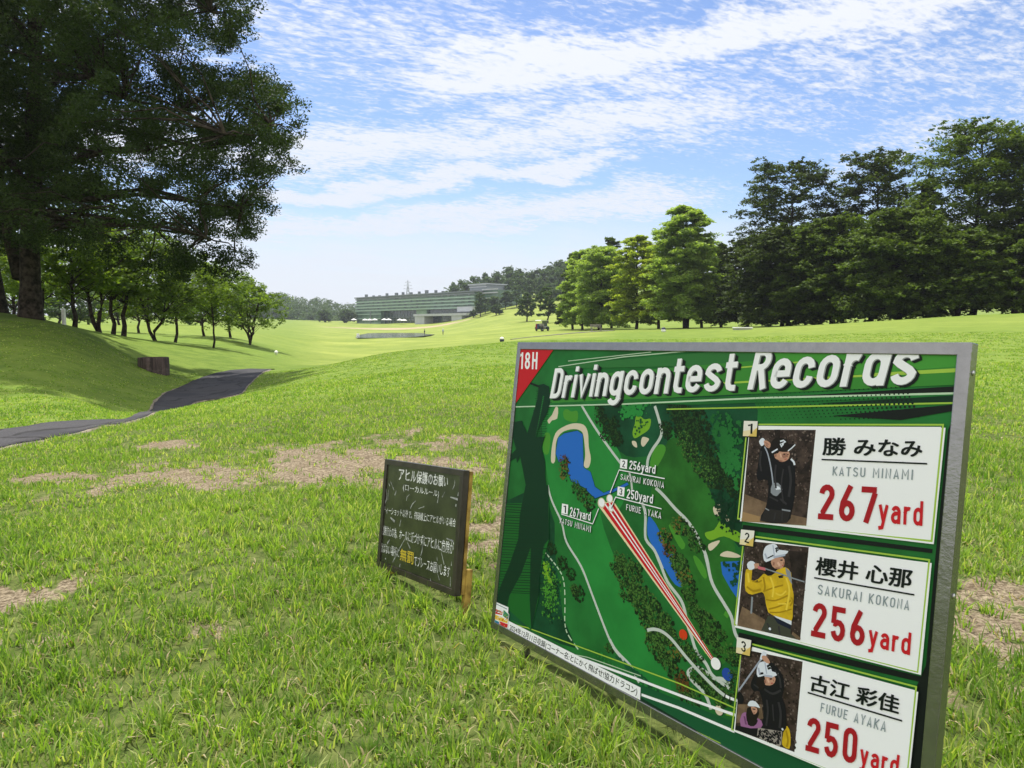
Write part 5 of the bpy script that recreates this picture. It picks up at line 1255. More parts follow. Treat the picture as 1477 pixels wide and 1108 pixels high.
        for l, m, w in (([(400, 460), (390, 560), (400, 680)], sh1, .004), ([(520, 470), (540, 600), (520, 760)], sh1, .005), ([(470, 500), (450, 640), (470, 820)], sh1, .003), ([(262, 330), (250, 430), (262, 520)], sh1, .004), ([(440, 780), (500, 830)], sh1, .004), ([(340, 760), (420, 800)], sh1, .003), ([(395, 910), (380, 985)], sh1, .003), ([(460, 900), (455, 990)], sh1, .003),
                        ([(470, 362), (486, 360)], hair, .0022), ([(508, 362), (518, 364)], hair, .002), ([(502, 368), (508, 388)], skd, .002), ([(480, 408), (502, 405)], pm('photo_lip', (.38, .10, .08)), .0022), ([(400, 360), (396, 385)], skd, .003), ([(430, 420), (460, 428)], skd, .003), ([(440, 355), (450, 390)], skl, .003), ([(300, 250), (330, 270)], skd, .002), ([(305, 270), (325, 290)], skd, .002)): p.line(l, m, w, 'E', 3)
    def fig2(p):
        p.poly([(112, 128), (710, 190), (628, 1062), (38, 925)], ph_bg, 'F'); grain(p, 'F', [(122, 140), (700, 200), (640, 1000), (70, 760)], 150, (leafA, leafB, leafC), .0022); p.poly([(85, 745), (300, 870), (300, 985), (38, 925)], ph_gr, 'F'); p.poly([(560, 980), (635, 1040), (628, 1062), (540, 1040)], ph_gr, 'F'); p.poly([(520, 220), (700, 240), (650, 500), (560, 480)], dk, 'F'); p.line([(180, 655), (170, 812)], gry, .0042, 'F')
        p.poly([(122, 400), (180, 400), (172, 500), (235, 490), (285, 440), (340, 440), (420, 400), (490, 378), (545, 430), (552, 560), (570, 640), (560, 780), (550, 880), (440, 850), (330, 800), (300, 660), (270, 610), (180, 635), (118, 600), (112, 500)], yel, 'F', 2)
        p.poly([(490, 378), (540, 420), (555, 540), (540, 520), (500, 440)], gry, 'F', 1); p.poly([(382, 830), (550, 880), (548, 920), (470, 905)], cap, 'F'); p.poly([(330, 830), (385, 840), (548, 920), (540, 1000), (600, 1050), (264, 970)], kha, 'F'); p.poly([(375, 840), (545, 920), (540, 960), (420, 905)], pm('photo_navy', (.010, .014, .03)), 'F')
        p.poly([(300, 310), (400, 300), (410, 400), (360, 455), (300, 440)], hair, 'F', 2); p.poly([(360, 300), (465, 285), (484, 330), (468, 380), (420, 395), (370, 370)], skin, 'F', 2)
        p.poly([(285, 230), (310, 180), (370, 158), (410, 170), (435, 215), (520, 225), (480, 265), (400, 290), (310, 330), (285, 290)], cap, 'F', 2)
        for l in ([(395, 205), (415, 195), (425, 215), (400, 228)], [(405, 195), (410, 240)], [(320, 295), (380, 265)], [(425, 465), (475, 455)], [(430, 475), (470, 470)], [(212, 510), (235, 505)]): p.line(l, blk, .0024, 'F')
        p.poly([(130, 350), (165, 318), (205, 335), (200, 390), (150, 402)], cap, 'F', 2); p.poly([(195, 345), (240, 340), (250, 385), (205, 390)], skin, 'F', 1); p.poly([(230, 365), (310, 385), (305, 410), (235, 395)], pnk, 'F'); p.line([(300, 390), (420, 430), (560, 480), (672, 515)], gry, .0026, 'F'); p.poly([(290, 420), (350, 410), (370, 450), (320, 445)], hair, 'F')
        for l, m, w in (([(285, 470), (300, 560), (290, 610)], fold, .004), ([(300, 600), (380, 570), (470, 545)], fold, .003), ([(310, 680), (400, 690), (520, 640)], fold, .003), ([(335, 770), (430, 745), (545, 690)], fold, .003), ([(345, 800), (440, 800), (550, 770)], fold, .0025), ([(180, 505), (230, 520), (270, 500)], fold, .003), ([(130, 560), (190, 600), (262, 585)], fold, .004), ([(500, 480), (530, 600), (500, 780)], lite, .004), ([(350, 470), (380, 560), (370, 660)], lite, .004), ([(140, 430), (150, 520)], lite, .005), ([(400, 620), (450, 640), (500, 600)], lite, .003), ([(420, 720), (500, 720)], lite, .003), ([(550, 660), (560, 700), (535, 740)], fold, .003),
                        ([(445, 312), (466, 310)], hair, .0024), ([(472, 330), (482, 342), (472, 348)], skd, .002), ([(462, 362), (476, 360)], pm('photo_lip', (.38, .10, .08)), .0024), ([(385, 330), (380, 360)], skd, .004), ([(420, 330), (440, 365)], skl, .005), ([(400, 385), (440, 388)], skd, .003), ([(300, 250), (320, 300)], capd, .004), ([(380, 285), (490, 262)], capd, .004), ([(375, 170), (390, 280)], capd, .002), ([(320, 900), (360, 980)], sh1, .003), ([(430, 930), (440, 1010)], sh1, .003)): p.line(l, m, w, 'F', 3)
        p.disc((347, 955), .0026, cap, 'F')
    def fig3(p):
        p.poly([(135, 90), (652, 198), (582, 965), (78, 775)], ph_bg, 'G'); grain(p, 'G', [(140, 100), (642, 205), (590, 940), (100, 560)], 160, (leafA, leafB, leafC), .0024); p.poly([(105, 560), (300, 560), (320, 680), (90, 720)], ph_gr, 'G'); p.poly([(85, 740), (270, 760), (270, 838), (78, 775)], blk, 'G')
        p.poly([(505, 745), (540, 770), (552, 860), (540, 935), (490, 915), (478, 870)], yel, 'G', 2)
        p.poly([(265, 290), (235, 330), (210, 400), (240, 450), (285, 450), (315, 560), (320, 680), (300, 760), (490, 795), (515, 700), (505, 560), (480, 500), (500, 400), (480, 310), (430, 240), (380, 200), (360, 225), (400, 290), (330, 320)], blk, 'G', 2)
        p.poly([(275, 758), (480, 790), (470, 925), (265, 838)], pm('photo_pale', (.30, .27, .24)), 'G')
        del p.tier
        uv = S.uvs(zp('G', [(280, 768), (475, 795), (468, 918), (270, 835)]))
        o = []
        for _ in range(150):
            a, b = random.random(), random.random(); o.append((uv[0][0] * (1 - a) * (1 - b) + uv[1][0] * a * (1 - b) + uv[2][0] * a * b + uv[3][0] * (1 - a) * b, uv[0][1] * (1 - a) * (1 - b) + uv[1][1] * a * (1 - b) + uv[2][1] * a * b + uv[3][1] * (1 - a) * b, .0022))
        p.scatter(o, blk)
        p.poly([(310, 330), (415, 320), (418, 375), (375, 400), (320, 385)], skin, 'G', 2); p.poly([(275, 320), (330, 318), (335, 400), (290, 440), (262, 400)], hair, 'G', 2); p.poly([(265, 270), (290, 205), (350, 200), (385, 245), (395, 280), (450, 298), (400, 328), (330, 315), (275, 328)], cap, 'G', 2)
        for l in ([(285, 300), (322, 296)], [(352, 240), (378, 225)], [(358, 258), (385, 250)]): p.line(l, blk, .004, 'G')
        p.poly([(300, 140), (320, 112), (345, 120), (345, 150), (310, 180), (290, 188)], cap, 'G', 2); p.poly([(310, 150), (345, 150), (380, 205), (350, 210), (315, 180)], skin, 'G', 2); p.line([(300, 180), (200, 320), (115, 440)], shaft, .0034, 'G'); p.poly([(108, 450), (140, 470), (158, 520), (135, 558), (100, 520)], blk, 'G', 2)
        p.poly([(140, 640), (190, 630), (260, 670), (305, 700), (300, 760), (130, 745)], pur, 'G', 2); p.poly([(185, 590), (260, 580), (285, 640), (240, 720), (180, 700)], hair, 'G', 2); p.poly([(215, 580), (265, 590), (268, 625), (240, 645)], skin, 'G', 2); p.poly([(188, 560), (210, 530), (255, 535), (295, 590), (255, 578), (200, 575)], cap, 'G', 2); p.poly([(190, 660), (240, 650), (275, 700), (240, 745), (190, 730)], hair, 'G', 2)
        for l, m, w in (([(330, 430), (400, 470), (470, 440)], sh1, .004), ([(350, 520), (360, 620), (345, 740)], sh1, .004), ([(450, 540), (470, 640), (460, 760)], sh1, .005), ([(400, 560), (410, 700)], sh1, .003), ([(420, 270), (460, 340), (470, 420)], sh1, .004), ([(240, 390), (280, 420)], sh1, .003), ([(375, 345), (395, 343)], hair, .0026), ([(405, 350), (412, 366)], skd, .002), ([(385, 382), (402, 379)], pm('photo_lip', (.38, .10, .08)), .0024), ([(335, 350), (340, 380)], skd, .004), ([(355, 340), (370, 375)], skl, .004), ([(330, 315), (400, 325)], capd, .004), ([(335, 205), (350, 300)], capd, .0025), ([(280, 250), (290, 300)], capd, .004), ([(515, 780), (530, 860), (520, 920)], fold, .003), ([(230, 598), (255, 602)], hair, .002), ([(238, 632), (252, 630)], skd, .002), ([(160, 660), (175, 730)], pm('photo_purple_dark', (.14, .05, .13)), .004)): p.line(l, m, w, 'G', 3)
        p.disc((485, 770), .0022, cap, 'G')
    card('勝 みなみ', [(545, 588), (1098, 602), (1093, 698), (540, 686)], [(533, 711), (1125, 735)], 'KATSU MINAMI', [(597, 750), (1047, 768), (1043, 825), (594, 800)], '267', [(524, 848), (850, 866), (836, 1070), (512, 1044)], [(856, 925), (1104, 945), (1098, 1083), (850, 1064)],
         [(128, 522), (1226, 534), (1160, 1185), (76, 1056)], None, fig1, [(98, 495), (175, 497), (168, 583), (92, 580)], '1', 'B', ([(175, 515), (1212, 517), (1148, 1168), (62, 1042), (108, 585)], [(178, 530), (1195, 534), (1135, 1155), (78, 1052), (126, 585)]), 'B', 'card with a golfer in black, topmost of the three')
    card('櫻井 心那', [(405, 164), (832, 222), (822, 306), (398, 242)], [(393, 257), (840, 333)], 'SAKURAI KOKONA', [(412, 286), (820, 358), (815, 402), (408, 330)], '256', [(390, 364), (624, 410), (616, 566), (378, 516)], [(640, 462), (828, 502), (820, 602), (634, 560)],
         [(86, 86), (916, 192), (868, 690), (38, 478)], None, fig2, [(67, 42), (127, 48), (120, 118), (60, 108)], '2', 'D', ([(128, 74), (905, 178), (852, 676), (36, 466), (74, 115)], [(130, 90), (895, 194), (846, 668), (48, 470), (86, 118)]), 'D', 'card with a golfer in a yellow top, middle of the three')
    card('古江 彩佳', [(386, 684), (778, 786), (770, 864), (374, 756)], [(367, 767), (788, 893)], 'FURUE AYAKA', [(428, 812), (720, 896), (713, 942), (423, 852)], '250', [(368, 873), (592, 932), (582, 1088), (356, 1024)], [(604, 992), (778, 1046), (768, 1140), (598, 1086)],
         [(72, 557), (858, 765), (806, 1262), (38, 942)], None, fig3, [(52, 520), (115, 535), (108, 605), (47, 590)], '3', 'D', ([(115, 552), (848, 742), (796, 1244), (26, 932), (66, 600)], [(117, 568), (838, 760), (790, 1236), (38, 938), (76, 604)]), 'D', 'card with a golfer in a patterned skirt, lowest of the three')
    print('LAYERS', LAYER[0])
contest_board()

def notice_board():
    root = thing('notice_board', 'small dark scratched notice board with white lettering standing in the grass', 'sign', (0, 0, 0)); root.matrix_world = SM
    fm = mat('frame_brown', (.028, .022, .016), .42, .5, vary=.4, vscale=14); pn = mat('notice_green', (.030, .036, .018), .35, .5, vary=.35, vscale=7, col2=(.050, .060, .026)); tx = mat('notice_white', (.62, .63, .62), .7, .3, vary=.45, vscale=60); ye = mat('notice_yellow', (.55, .42, .03), .6, .3); scr = mat('scratch', (.30, .31, .30), .7, .3, vary=.5, vscale=60)
    w, h, rw, dp, sk = SW, SH, .020, .026, .006
    mb = MB()
    mb.box((0, 0, -rw), (w, dp, 0)); mb.box((0, 0, -h), (w, dp, -h + rw)); mb.box((0, 0, -h + rw), (rw, dp, -rw)); mb.box((w - rw, 0, -h + rw), (w, dp, -rw)); mb.build('frame', fm, root, bevel=.0015)
    mb = MB(); mb.box((rw + .0005, sk, -h + rw + .0005), (w - rw - .0005, dp - .002, -rw - .0005)); mb.build('panel', pn, root)
    wood = mat('yellow_wood', (.24, .14, .025), .7, .3, vary=.45, vscale=18, col2=(.42, .28, .06))
    mb = MB(); mb.box((.004, dp + .0005, -h + .004), (w + .002, dp + .013, -.004)); mb.build('back_board', wood, root)
    for x in (.02, w - .015):
        mb = MB(); top = SM @ Vector((x + .02, dp + .03, -h + .085)); foot = float(zat(top.x, top.y)) - .04
        mb.box((x, dp + .0135, -h + .085), (x + .021, dp + .038, -h + .085 - (top.z - foot) - .02)); mb.build('leg', wood, root, bevel=.002)
    S = Sheet(SM, sk, (SW, SH)); LAYER[0] = 3; p = Print(S)
    p = Print(S); p.text('アヒル保護のお願い', [(378, 205), (1125, 335), (1112, 505), (368, 400)], tx, 'T', bold=.014); p.build('lettering', root)
    p = Print(S); p.text('(ローカルルール)', [(440, 450), (985, 560), (978, 672), (434, 570)], tx, 'T', bold=.008); p.build('lettering', root)
    p = Print(S); p.text('ティーショット以外で、飛球線上にアヒルがいる場合', [(140, 785), (1245, 985), (1232, 1115), (130, 900)], tx, 'T', bold=.006); p.build('lettering', root)
    p = Print(S); p.text('危険防止の為、ホールに近づかずにアヒルに危険が', [(108, 20), (1108, 262), (1096, 440), (98, 150)], tx, 'U', bold=.006); p.build('lettering', root)
    p = Print(S); p.text('及ばない場所に', [(85, 262), (350, 345), (340, 482), (75, 392)], tx, 'U', bold=.004); p.build('lettering', root)
    p = Print(S); p.text('無罰', [(365, 348), (545, 400), (538, 572), (355, 508)], ye, 'U', bold=.012); p.build('lettering', root)
    p = Print(S); p.text('でプレースお願いします', [(560, 440), (1055, 600), (1045, 760), (550, 590)], tx, 'U', bold=.006); p.build('lettering', root)
    for z, l, wd in (('T', [(248, 420), (300, 550)], .0035), ('T', [(335, 555), (310, 630)], .006), ('T', [(220, 445), (235, 490)], .004), ('T', [(540, 615), (500, 650), (490, 710)], .003), ('T', [(635, 710), (580, 760), (550, 830)], .0045), ('T', [(670, 832), (760, 800)], .004), ('T', [(1225, 400), (1220, 470), (1190, 540)], .004), ('T', [(1155, 655), (1270, 690)], .008), ('T', [(1075, 570), (1030, 660)], .004), ('T', [(975, 660), (958, 745)], .005),
                  ('T', [(180, 530), (190, 660), (160, 760)], .004), ('T', [(215, 540), (205, 700)], .003), ('T', [(245, 965), (310, 1030)], .010), ('T', [(405, 1000), (385, 1100)], .004), ('U', [(418, 230), (350, 350), (255, 540)], .0045), ('U', [(460, 265), (500, 350)], .006), ('U', [(670, 240), (665, 370), (645, 450)], .005), ('U', [(930, 400), (970, 570)], .004), ('U', [(1005, 210), (1100, 250)], .008), ('U', [(215, 225), (180, 280)], .007), ('U', [(1075, 530), (1070, 590)], .005), ('U', [(1060, 740), (1055, 880)], .0035), ('U', [(870, 460), (875, 520)], .004), ('U', [(360, 560), (350, 610)], .006), ('U', [(780, 760), (782, 800)], .004), ('U', [(880, 690), (905, 790)], .003), ('T', [(1245, 760), (1240, 800)], .006), ('T', [(1280, 580), (1272, 640)], .005), ('U', [(150, 480), (160, 500)], .006)):
        p = Print(S); p.line(l, scr, wd, z, 2 if len(l) > 2 else 0, taper=(.5, 1)); p.build('scratch', root)
notice_board()
# ------------------------------------------------------------------ hotel across the pond
def hotel():
    A0 = at(513, 466, 430); e = Vector((.669, -.743, 0)).normalized(); nrm = Vector((e.y, -e.x, 0)); base = 3.2
    M = Matrix.Identity(4)
    for i in range(3): M[i][0] = e[i]; M[i][1] = -nrm[i]; M[i][2] = (0, 0, 1)[i]
    M.translation = Vector((A0[0], A0[1], base))
    root = thing('hotel', 'long green glazed hotel building with banded floors across the pond', 'building'); root.matrix_world = M
    I = M.inverted()
    def fz(x, y, back=0.0):
        px, py = 500 + x / 6.154, 390 + y / 6.154
        o = I @ Vector((0, 0, CAMH)); d = I.to_3x3() @ Vector(ray(px, py)); t = (back - o.y) / d.y; q = o + d * t; return q.x, q.z
    gl = mat('hotel_glass', (.075, .135, .090), .2, .5, vary=.25, vscale=.25); gl2 = mat('hotel_dark_glass', (.020, .038, .032), .10, .7, vary=.5, vscale=.2); bd = mat('hotel_band', (.24, .34, .27), .55, .3, vary=.08, vscale=.3); wh = mat('hotel_white', (.36, .38, .41), .6, .3, vary=.06, vscale=.3)
    gr = mat('hotel_grey', (.13, .15, .16), .5, .4, vary=.15, vscale=.3); fin_ = mat('hotel_green_wall', (.16, .25, .17), .5, .4, vary=.12, vscale=.4)
    ztop = fz(85, 242)[1]; L = fz(1125, 180)[0]
    zr = lambda y: fz(100, y)[1]
    def box(name, x0, x1, y0, y1, z0, z1, m, par=root):
        mb = MB(); mb.box((x0, y0, z0), (x1, y1, z1)); return mb.build(name, m, par)
    x295, x600, x690 = fz(295, 400)[0], fz(600, 400)[0], fz(690, 380)[0]; zl = zr(368)
    box('wall', 0, L, .8, 20, zl, ztop - .6, gl); box('wall', 0, x295, .8, 20, -4, zl, gl); box('roof', -.8, L + .5, -.2, 21, ztop - .6, ztop, gr)
    rows = np.linspace(zl + .15, ztop - 1.6, 5)
    for k, z in enumerate(rows):
        box('floor_band', -.4, L, .1, .75, z, z + (.62 if k < 4 else .55), bd if k != 4 else gr)
        if k < 4:
            for x in np.arange(1.5, L - 2, 5.6):
                if rng.random() < .62: box('window', x, x + 1.4 + rng.random(), .6, .79, z + 1.15, z + 2.3, gl2 if k < 3 else gr)
    for k, z in enumerate(np.linspace(-.2, zl - 1.9, 3)): box('floor_band', -.4, x295, .1, .75, z, z + .5, bd)
    box('corner_post', fz(210, 400)[0] - .4, fz(210, 400)[0] + .4, -.1, .09, -4, zl, gr)
    mb = MB(); mb.box((x295 + .02, 3.0, -4), (x600, 19, zl - .02)); w = mb.build('glazing', gl2, root)
    mb = MB()
    for x in np.arange(x295 + 3, x600, 3.4): mb.box((x, 2.85, -4), (x + .22, 2.98, zl - .05))
    mb.box((x295 + .1, 2.85, zl * .45), (x600 - .1, 2.97, zl * .45 + .2)); mb.build('mullion', gr, w)
    box('wall', x600 + .02, x690, 1.4, 19, -4, zl - .02, fin_); box('wall', x690 + .02, L - .02, 2.6, 19, -4, zl - .02, gl2)
    c0, c1 = fz(592, 410, -9)[0], fz(1060, 400, -9)[0]; zc = fz(800, 385, -9)[1]
    cn = box('canopy', c0, c1, -9, .05, zc - 1.1, zc, wh); box('column', c0 + .5, c0 + 9, -8.5, .0, -4, zc - 1.12, wh); box('column', c1 - 12, c1 - 4, -8.5, .0, -4, zc - 1.12, wh)
    box('wall', c0 + 9.05, c1 - 12.05, -3, -.2, -4, zc - 1.12, gl2)
    b0, b1 = fz(980, 340, -4)[0], fz(1118, 340, -4)[0]; box('white_block', b0, b1, -4, 2.4, fz(1050, 366, -4)[1], fz(1050, 322, -4)[1], wh)
    # right wing, set back, with the glazed top floor
    box('wall', L + .1, L + 11, 6, 22, -2, ztop + .2, gl)
    for z in (ztop - 6.6, ztop - 4.0, ztop - 1.4, ztop + .25): box('floor_band', L + .1, L + 11.4, 5.2, 5.95, z, z + .55, wh)
    p0, p1 = fz(1092, 140, 8)[0], fz(1288, 140, 8)[0]; zp0, zp1 = fz(1190, 168, 8)[1], fz(1190, 118, 8)[1]
    pt = box('top_floor', p0, p1 - 4, 8, 20, ztop + .01, zp1 - .6, mat('hotel_pale_glass', (.16, .19, .21), .15, .6)); box('roof', p0 - .6, p1 - 3, 7.2, 20.5, zp1 - .58, zp1, wh, pt)
    for z in np.linspace(zp0, zp1, 4)[1:3]: box('floor_band', p0 - .1, p1 - 3.8, 7.6, 7.95, z, z + .5, wh, pt)
    for x in np.arange(6, L * .72, 7.5):
        x += rng.random() * 4; h_ = .7 + rng.random() * 1.3; box('roof_vent', x, x + .9 + rng.random(), 3, 4.2, ztop + .005, ztop + h_, gr)
    # terrace parasols
    first = None
    for k, x in enumerate(np.linspace(fz(270, 460)[0], fz(730, 440)[0], 8)):
        w_ = M @ Vector((x + rng.random() * 3, -13 - rng.random() * 3, 0)); w_.z = float(zat(w_.x, w_.y))
        if first is None:
            first = thing('parasol', 'small white parasol on the terrace along the foot of the hotel', 'parasol', w_, 0, 'white parasols on the hotel terrace')
            mb = MB(); mb.tube([(0, 0, 0), (0, 0, 2.5)], .05, 6); mb.build('pole', wh, first); mb = MB(); mb.lathe([(1.7, 2.1), (1.72, 2.16), (.9, 2.6), (.04, 2.95)], 8); mb.build('canopy', mat('parasol_white', (.75, .75, .73), .8, .2), first)
        else: c = copy_tree(first); c.location = w_
hotel()
def pylon():
    b = ground(589, 820); top = at(589.3, 404, 820)[2] - b.z; root = thing('transmission_tower', 'thin lattice power pylon rising behind the hotel roof', 'pylon', b)
    st = mat('pylon_steel', (.25, .27, .30), .6, .4, metal=.3); mb = MB(); w0, w1 = 4.0, .7
    for sx in (-1, 1):
        for sy in (-1, 1): mb.tube([(sx * w0, sy * w0, -1), (sx * w1, sy * w1, top * .8), (sx * .2, sy * .2, top)], [.30, .24, .12], 4)
    for k in range(9):
        t0, t1 = k / 9 * .8, (k + 1) / 9 * .8; a, c = w0 + (w1 - w0) * t0 / .8, w0 + (w1 - w0) * t1 / .8
        for s in (-1, 1):
            mb.tube([(-a, s * a, top * t0), (c, s * c, top * t1)], .13, 4); mb.tube([(a, s * a, top * t0), (-c, s * c, top * t1)], .13, 4); mb.tube([(s * a, -a, top * t0), (s * c, c, top * t1)], .13, 4)
    mb.build('lattice', st, root)
    for z, w in ((.74, 5.5), (.84, 4.6), (.93, 3.4)): mb = MB(); mb.tube([(-w, 0, top * z), (0, 0, top * z + .8), (w, 0, top * z)], .16, 4); mb.tube([(-w, 0, top * z), (0, 0, top * z - .9), (w, 0, top * z)], .12, 4); mb.build('cross_arm', st, root)
pylon()

# ------------------------------------------------------------------ golf cart
def cart():
    b = ground(782, 126); b.z += .02; root = thing('golf_cart', 'dark golf cart with white roof parked on the far fairway', 'golf cart', b, math.radians(52))
    body = mat('cart_body', (.03, .045, .05), .3, .5); wht = mat('cart_white', (.75, .76, .76), .4, .5); tyre = mat('rubber', (.02, .02, .02), .9, .2); seatm = mat('cart_seat', (.35, .33, .29), .7, .3); stl = mat('steel', (.5, .5, .5), .35, .5, metal=1); glm = mat('cart_screen', (.10, .13, .14), .08, .6)
    mb = MB(); mb.prism([(-1.35, .30), (-1.38, .62), (-1.30, .78), (-.62, .80), (-.50, .42), (.45, .40), (.62, .80), (1.05, .86), (1.38, .66), (1.42, .32)], -.58, .58, axis=1); mb.build('body', body, root)
    mb = MB(); mb.prism([(-1.25, 1.83), (-1.15, 1.93), (.85, 1.95), (1.0, 1.86)], -.62, .62, axis=1); mb.build('roof', wht, root)
    for x, x2 in ((-1.2, -1.12), (.78, .70)):
        for y in (-.55, .55): mb = MB(); mb.tube([(x, y, .78), (x2, y, 1.85)], .025, 6); mb.build('post', stl, root)
    mb = MB(); mb.prism([(.80, .88), (.82, .88), (.74, 1.82), (.72, 1.82)], -.52, .52, axis=1); mb.build('windscreen', glm, root)
    for x in (-.95, -.1): mb = MB(); mb.box((x, -.52, .80 if x < -.5 else .42), (x + .5, .52, .92 if x < -.5 else .72)); mb.box((x - .12, -.52, .93 if x < -.5 else .73), (x - .02, .52, 1.3)); mb.build('seat', seatm, root, bevel=.03)
    for x in (-.92, .98):
        for y in (-.56, .56):
            mb = MB(); mb.lathe([(.10, -.09), (.21, -.09), (.235, -.05), (.235, .05), (.21, .09), (.10, .09)], 16); w = mb.build('wheel', tyre, root); w.location = (x, y, .235); w.rotation_euler = (math.pi / 2, 0, 0)
            mb = MB(); mb.lathe([(.02, -.095), (.12, -.094), (.12, .094), (.02, .095)], 10); mb.build('rim', stl, w)
    mb = MB(); mb.tube([(.45, .25, .95), (.62, .25, .80)], .02, 6); mb.lathe([(.17, 0), (.19, .012), (.17, .024)], 14, (.45, .25, .95)); mb.build('steering_wheel', tyre, root)
    for y in (-.18, .18): mb = MB(); mb.tube([(-1.52, y, .45), (-1.42, y, 1.25)], [.14, .16], 8); mb.build('golf_bag', mat('bag_blue', (.05, .07, .16), .7, .3) if y < 0 else mat('bag_red', (.25, .04, .04), .7, .3), root)
cart()

# ------------------------------------------------------------------ people by the pond
def person(px, py, top, label, shirt, trousers, face=0.0, stride=.14, cap=None):
    p = hit(px, py, Y0=60); b = Vector(p); h = at(px, top, p[1])[2] - p[2]; s = max(1.62, min(1.8, h)); k = s / 1.75
    J = [(0, 0, .95), (0, .01, 1.15), (0, .0, 1.40), (0, .01, 1.50), (0, .03, 1.58), (0, .04, 1.70),
         (-.10, 0, .90), (-.11, stride * .5, .50), (-.11, stride * .3, .09), (-.11, stride * .3 + .15, .04), (.10, 0, .90), (.11, -stride * .3, .50), (.11, -stride * .8, .09), (.11, -stride * .8 + .15, .04),
         (-.19, 0, 1.40), (-.24, -.03, 1.12), (-.23, .08, .88), (-.23, .11, .78), (.19, 0, 1.40), (.25, .02, 1.12), (.22, .16, .92), (.21, .20, .83)]
    Ed = [(0, 1), (1, 2), (2, 3), (3, 4), (4, 5), (0, 6), (6, 7), (7, 8), (8, 9), (0, 10), (10, 11), (11, 12), (12, 13), (2, 14), (14, 15), (15, 16), (16, 17), (2, 18), (18, 19), (19, 20), (20, 21)]
    Rr = [.15, .14, .15, .06, .085, .10, .10, .07, .05, .045, .10, .07, .05, .045, .07, .05, .04, .035, .07, .05, .04, .035]
    root = thing('person', label, 'person', b, face); root.scale = (k, k, k)
    me = bpy.data.meshes.new('body'); me.from_pydata(J, Ed, []); me.update(); o = link('body', me, root)
    bpy.context.view_layer.objects.active = o
    md = o.modifiers.new('skin', 'SKIN'); o.modifiers.new('sub', 'SUBSURF').levels = 1
    for i, v in enumerate(me.skin_vertices[0].data if me.skin_vertices else []): v.radius = (Rr[i], Rr[i] * .85); v.use_root = i == 0
    if not me.skin_vertices:
        bpy.ops.object.select_all(action='DESELECT')
    dg = bpy.context.evaluated_depsgraph_get(); m2 = bpy.data.meshes.new_from_object(o.evaluated_get(dg)); o.modifiers.clear(); o.data = m2
    sk = mat('skin', (.45, .27, .20), .6, .3)
    for m in (shirt, trousers, sk, mat('shoe', (.03, .03, .03), .6, .3)): m2.materials.append(m)
    for f in m2.polygons:
        z = f.center.z; x = abs(f.center.x); f.material_index = 3 if z < .09 else 2 if z > 1.47 or (x > .18 and z < 1.0) else 1 if z < .97 else 0; f.use_smooth = True
    mb = MB(); mb.lathe([(.105, 1.66), (.115, 1.70), (.10, 1.77), (.04, 1.81)], 10, (0, .03, 0)); mb.box((-.07, .10, 1.675), (.07, .21, 1.69)); mb.build('cap', cap or shirt, root)
person(612.5, 484.2, 475.5, 'person in dark clothes standing on the fairway by the pond', mat('cloth_dark', (.03, .035, .05), .8, .2), mat('cloth_black', (.015, .015, .02), .8, .2), 2.2)
person(639.0, 483.2, 474.5, 'person in pale top standing right of the darkly dressed one', mat('cloth_pale', (.42, .50, .58), .8, .2), mat('cloth_grey', (.10, .11, .12), .8, .2), -.6, cap=mat('cloth_white', (.7, .7, .7), .8, .2))

# ------------------------------------------------------------------ small course furniture
def marker(px, py, size, label, dark_low=True):
    p = hit(px, py, Y0=20); root = thing('tee_marker', label, 'tee marker', p); blk_ = mat('marker_dark', (.02, .025, .06), .5, .4); wt = mat('marker_white', (.78, .78, .76), .4, .5)
    s = size / F * p[1]; mb = MB(); mb.lathe([(s * .34, -.02), (s * .46, s * .12), (s * .48, s * .40), (s * .42, s * .52)], 14); mb.build('base', blk_ if dark_low else wt, root, smooth=True)
    mb = MB(); mb.lathe([(s * .43, s * .525), (s * .44, s * .66), (s * .34, s * .86), (s * .10, s * .98)], 14); mb.build('cap', wt if dark_low else blk_, root, smooth=True)
marker(724, 493.0, 7.0, 'small dark blue tee marker with white top left of the big board')
marker(957, 479.0, 7.0, 'small white tee marker with dark top in front of the tree row', False)
p_ = hit(398.5, 512.0, Y0=20); mk = thing('tee_marker', 'lone white ball shaped tee marker beyond the end of the cart path', 'tee marker', p_)
s_ = 5.5 / F * p_[1]; mb = MB(); mb.lathe([(s_ * .12, -.03), (s_ * .12, s_ * .2)], 8); mb.build('stem', mat('marker_white', (.78, .78, .76), .4), mk)
mb = MB(); mb.lathe([(s_ * .5 * math.sin(a), s_ * .65 - s_ * .5 * math.cos(a)) for a in np.linspace(.25, math.pi - .05, 9)], 14); mb.build('ball', mat('marker_white', (.78, .78, .76), .4), mk, smooth=True)
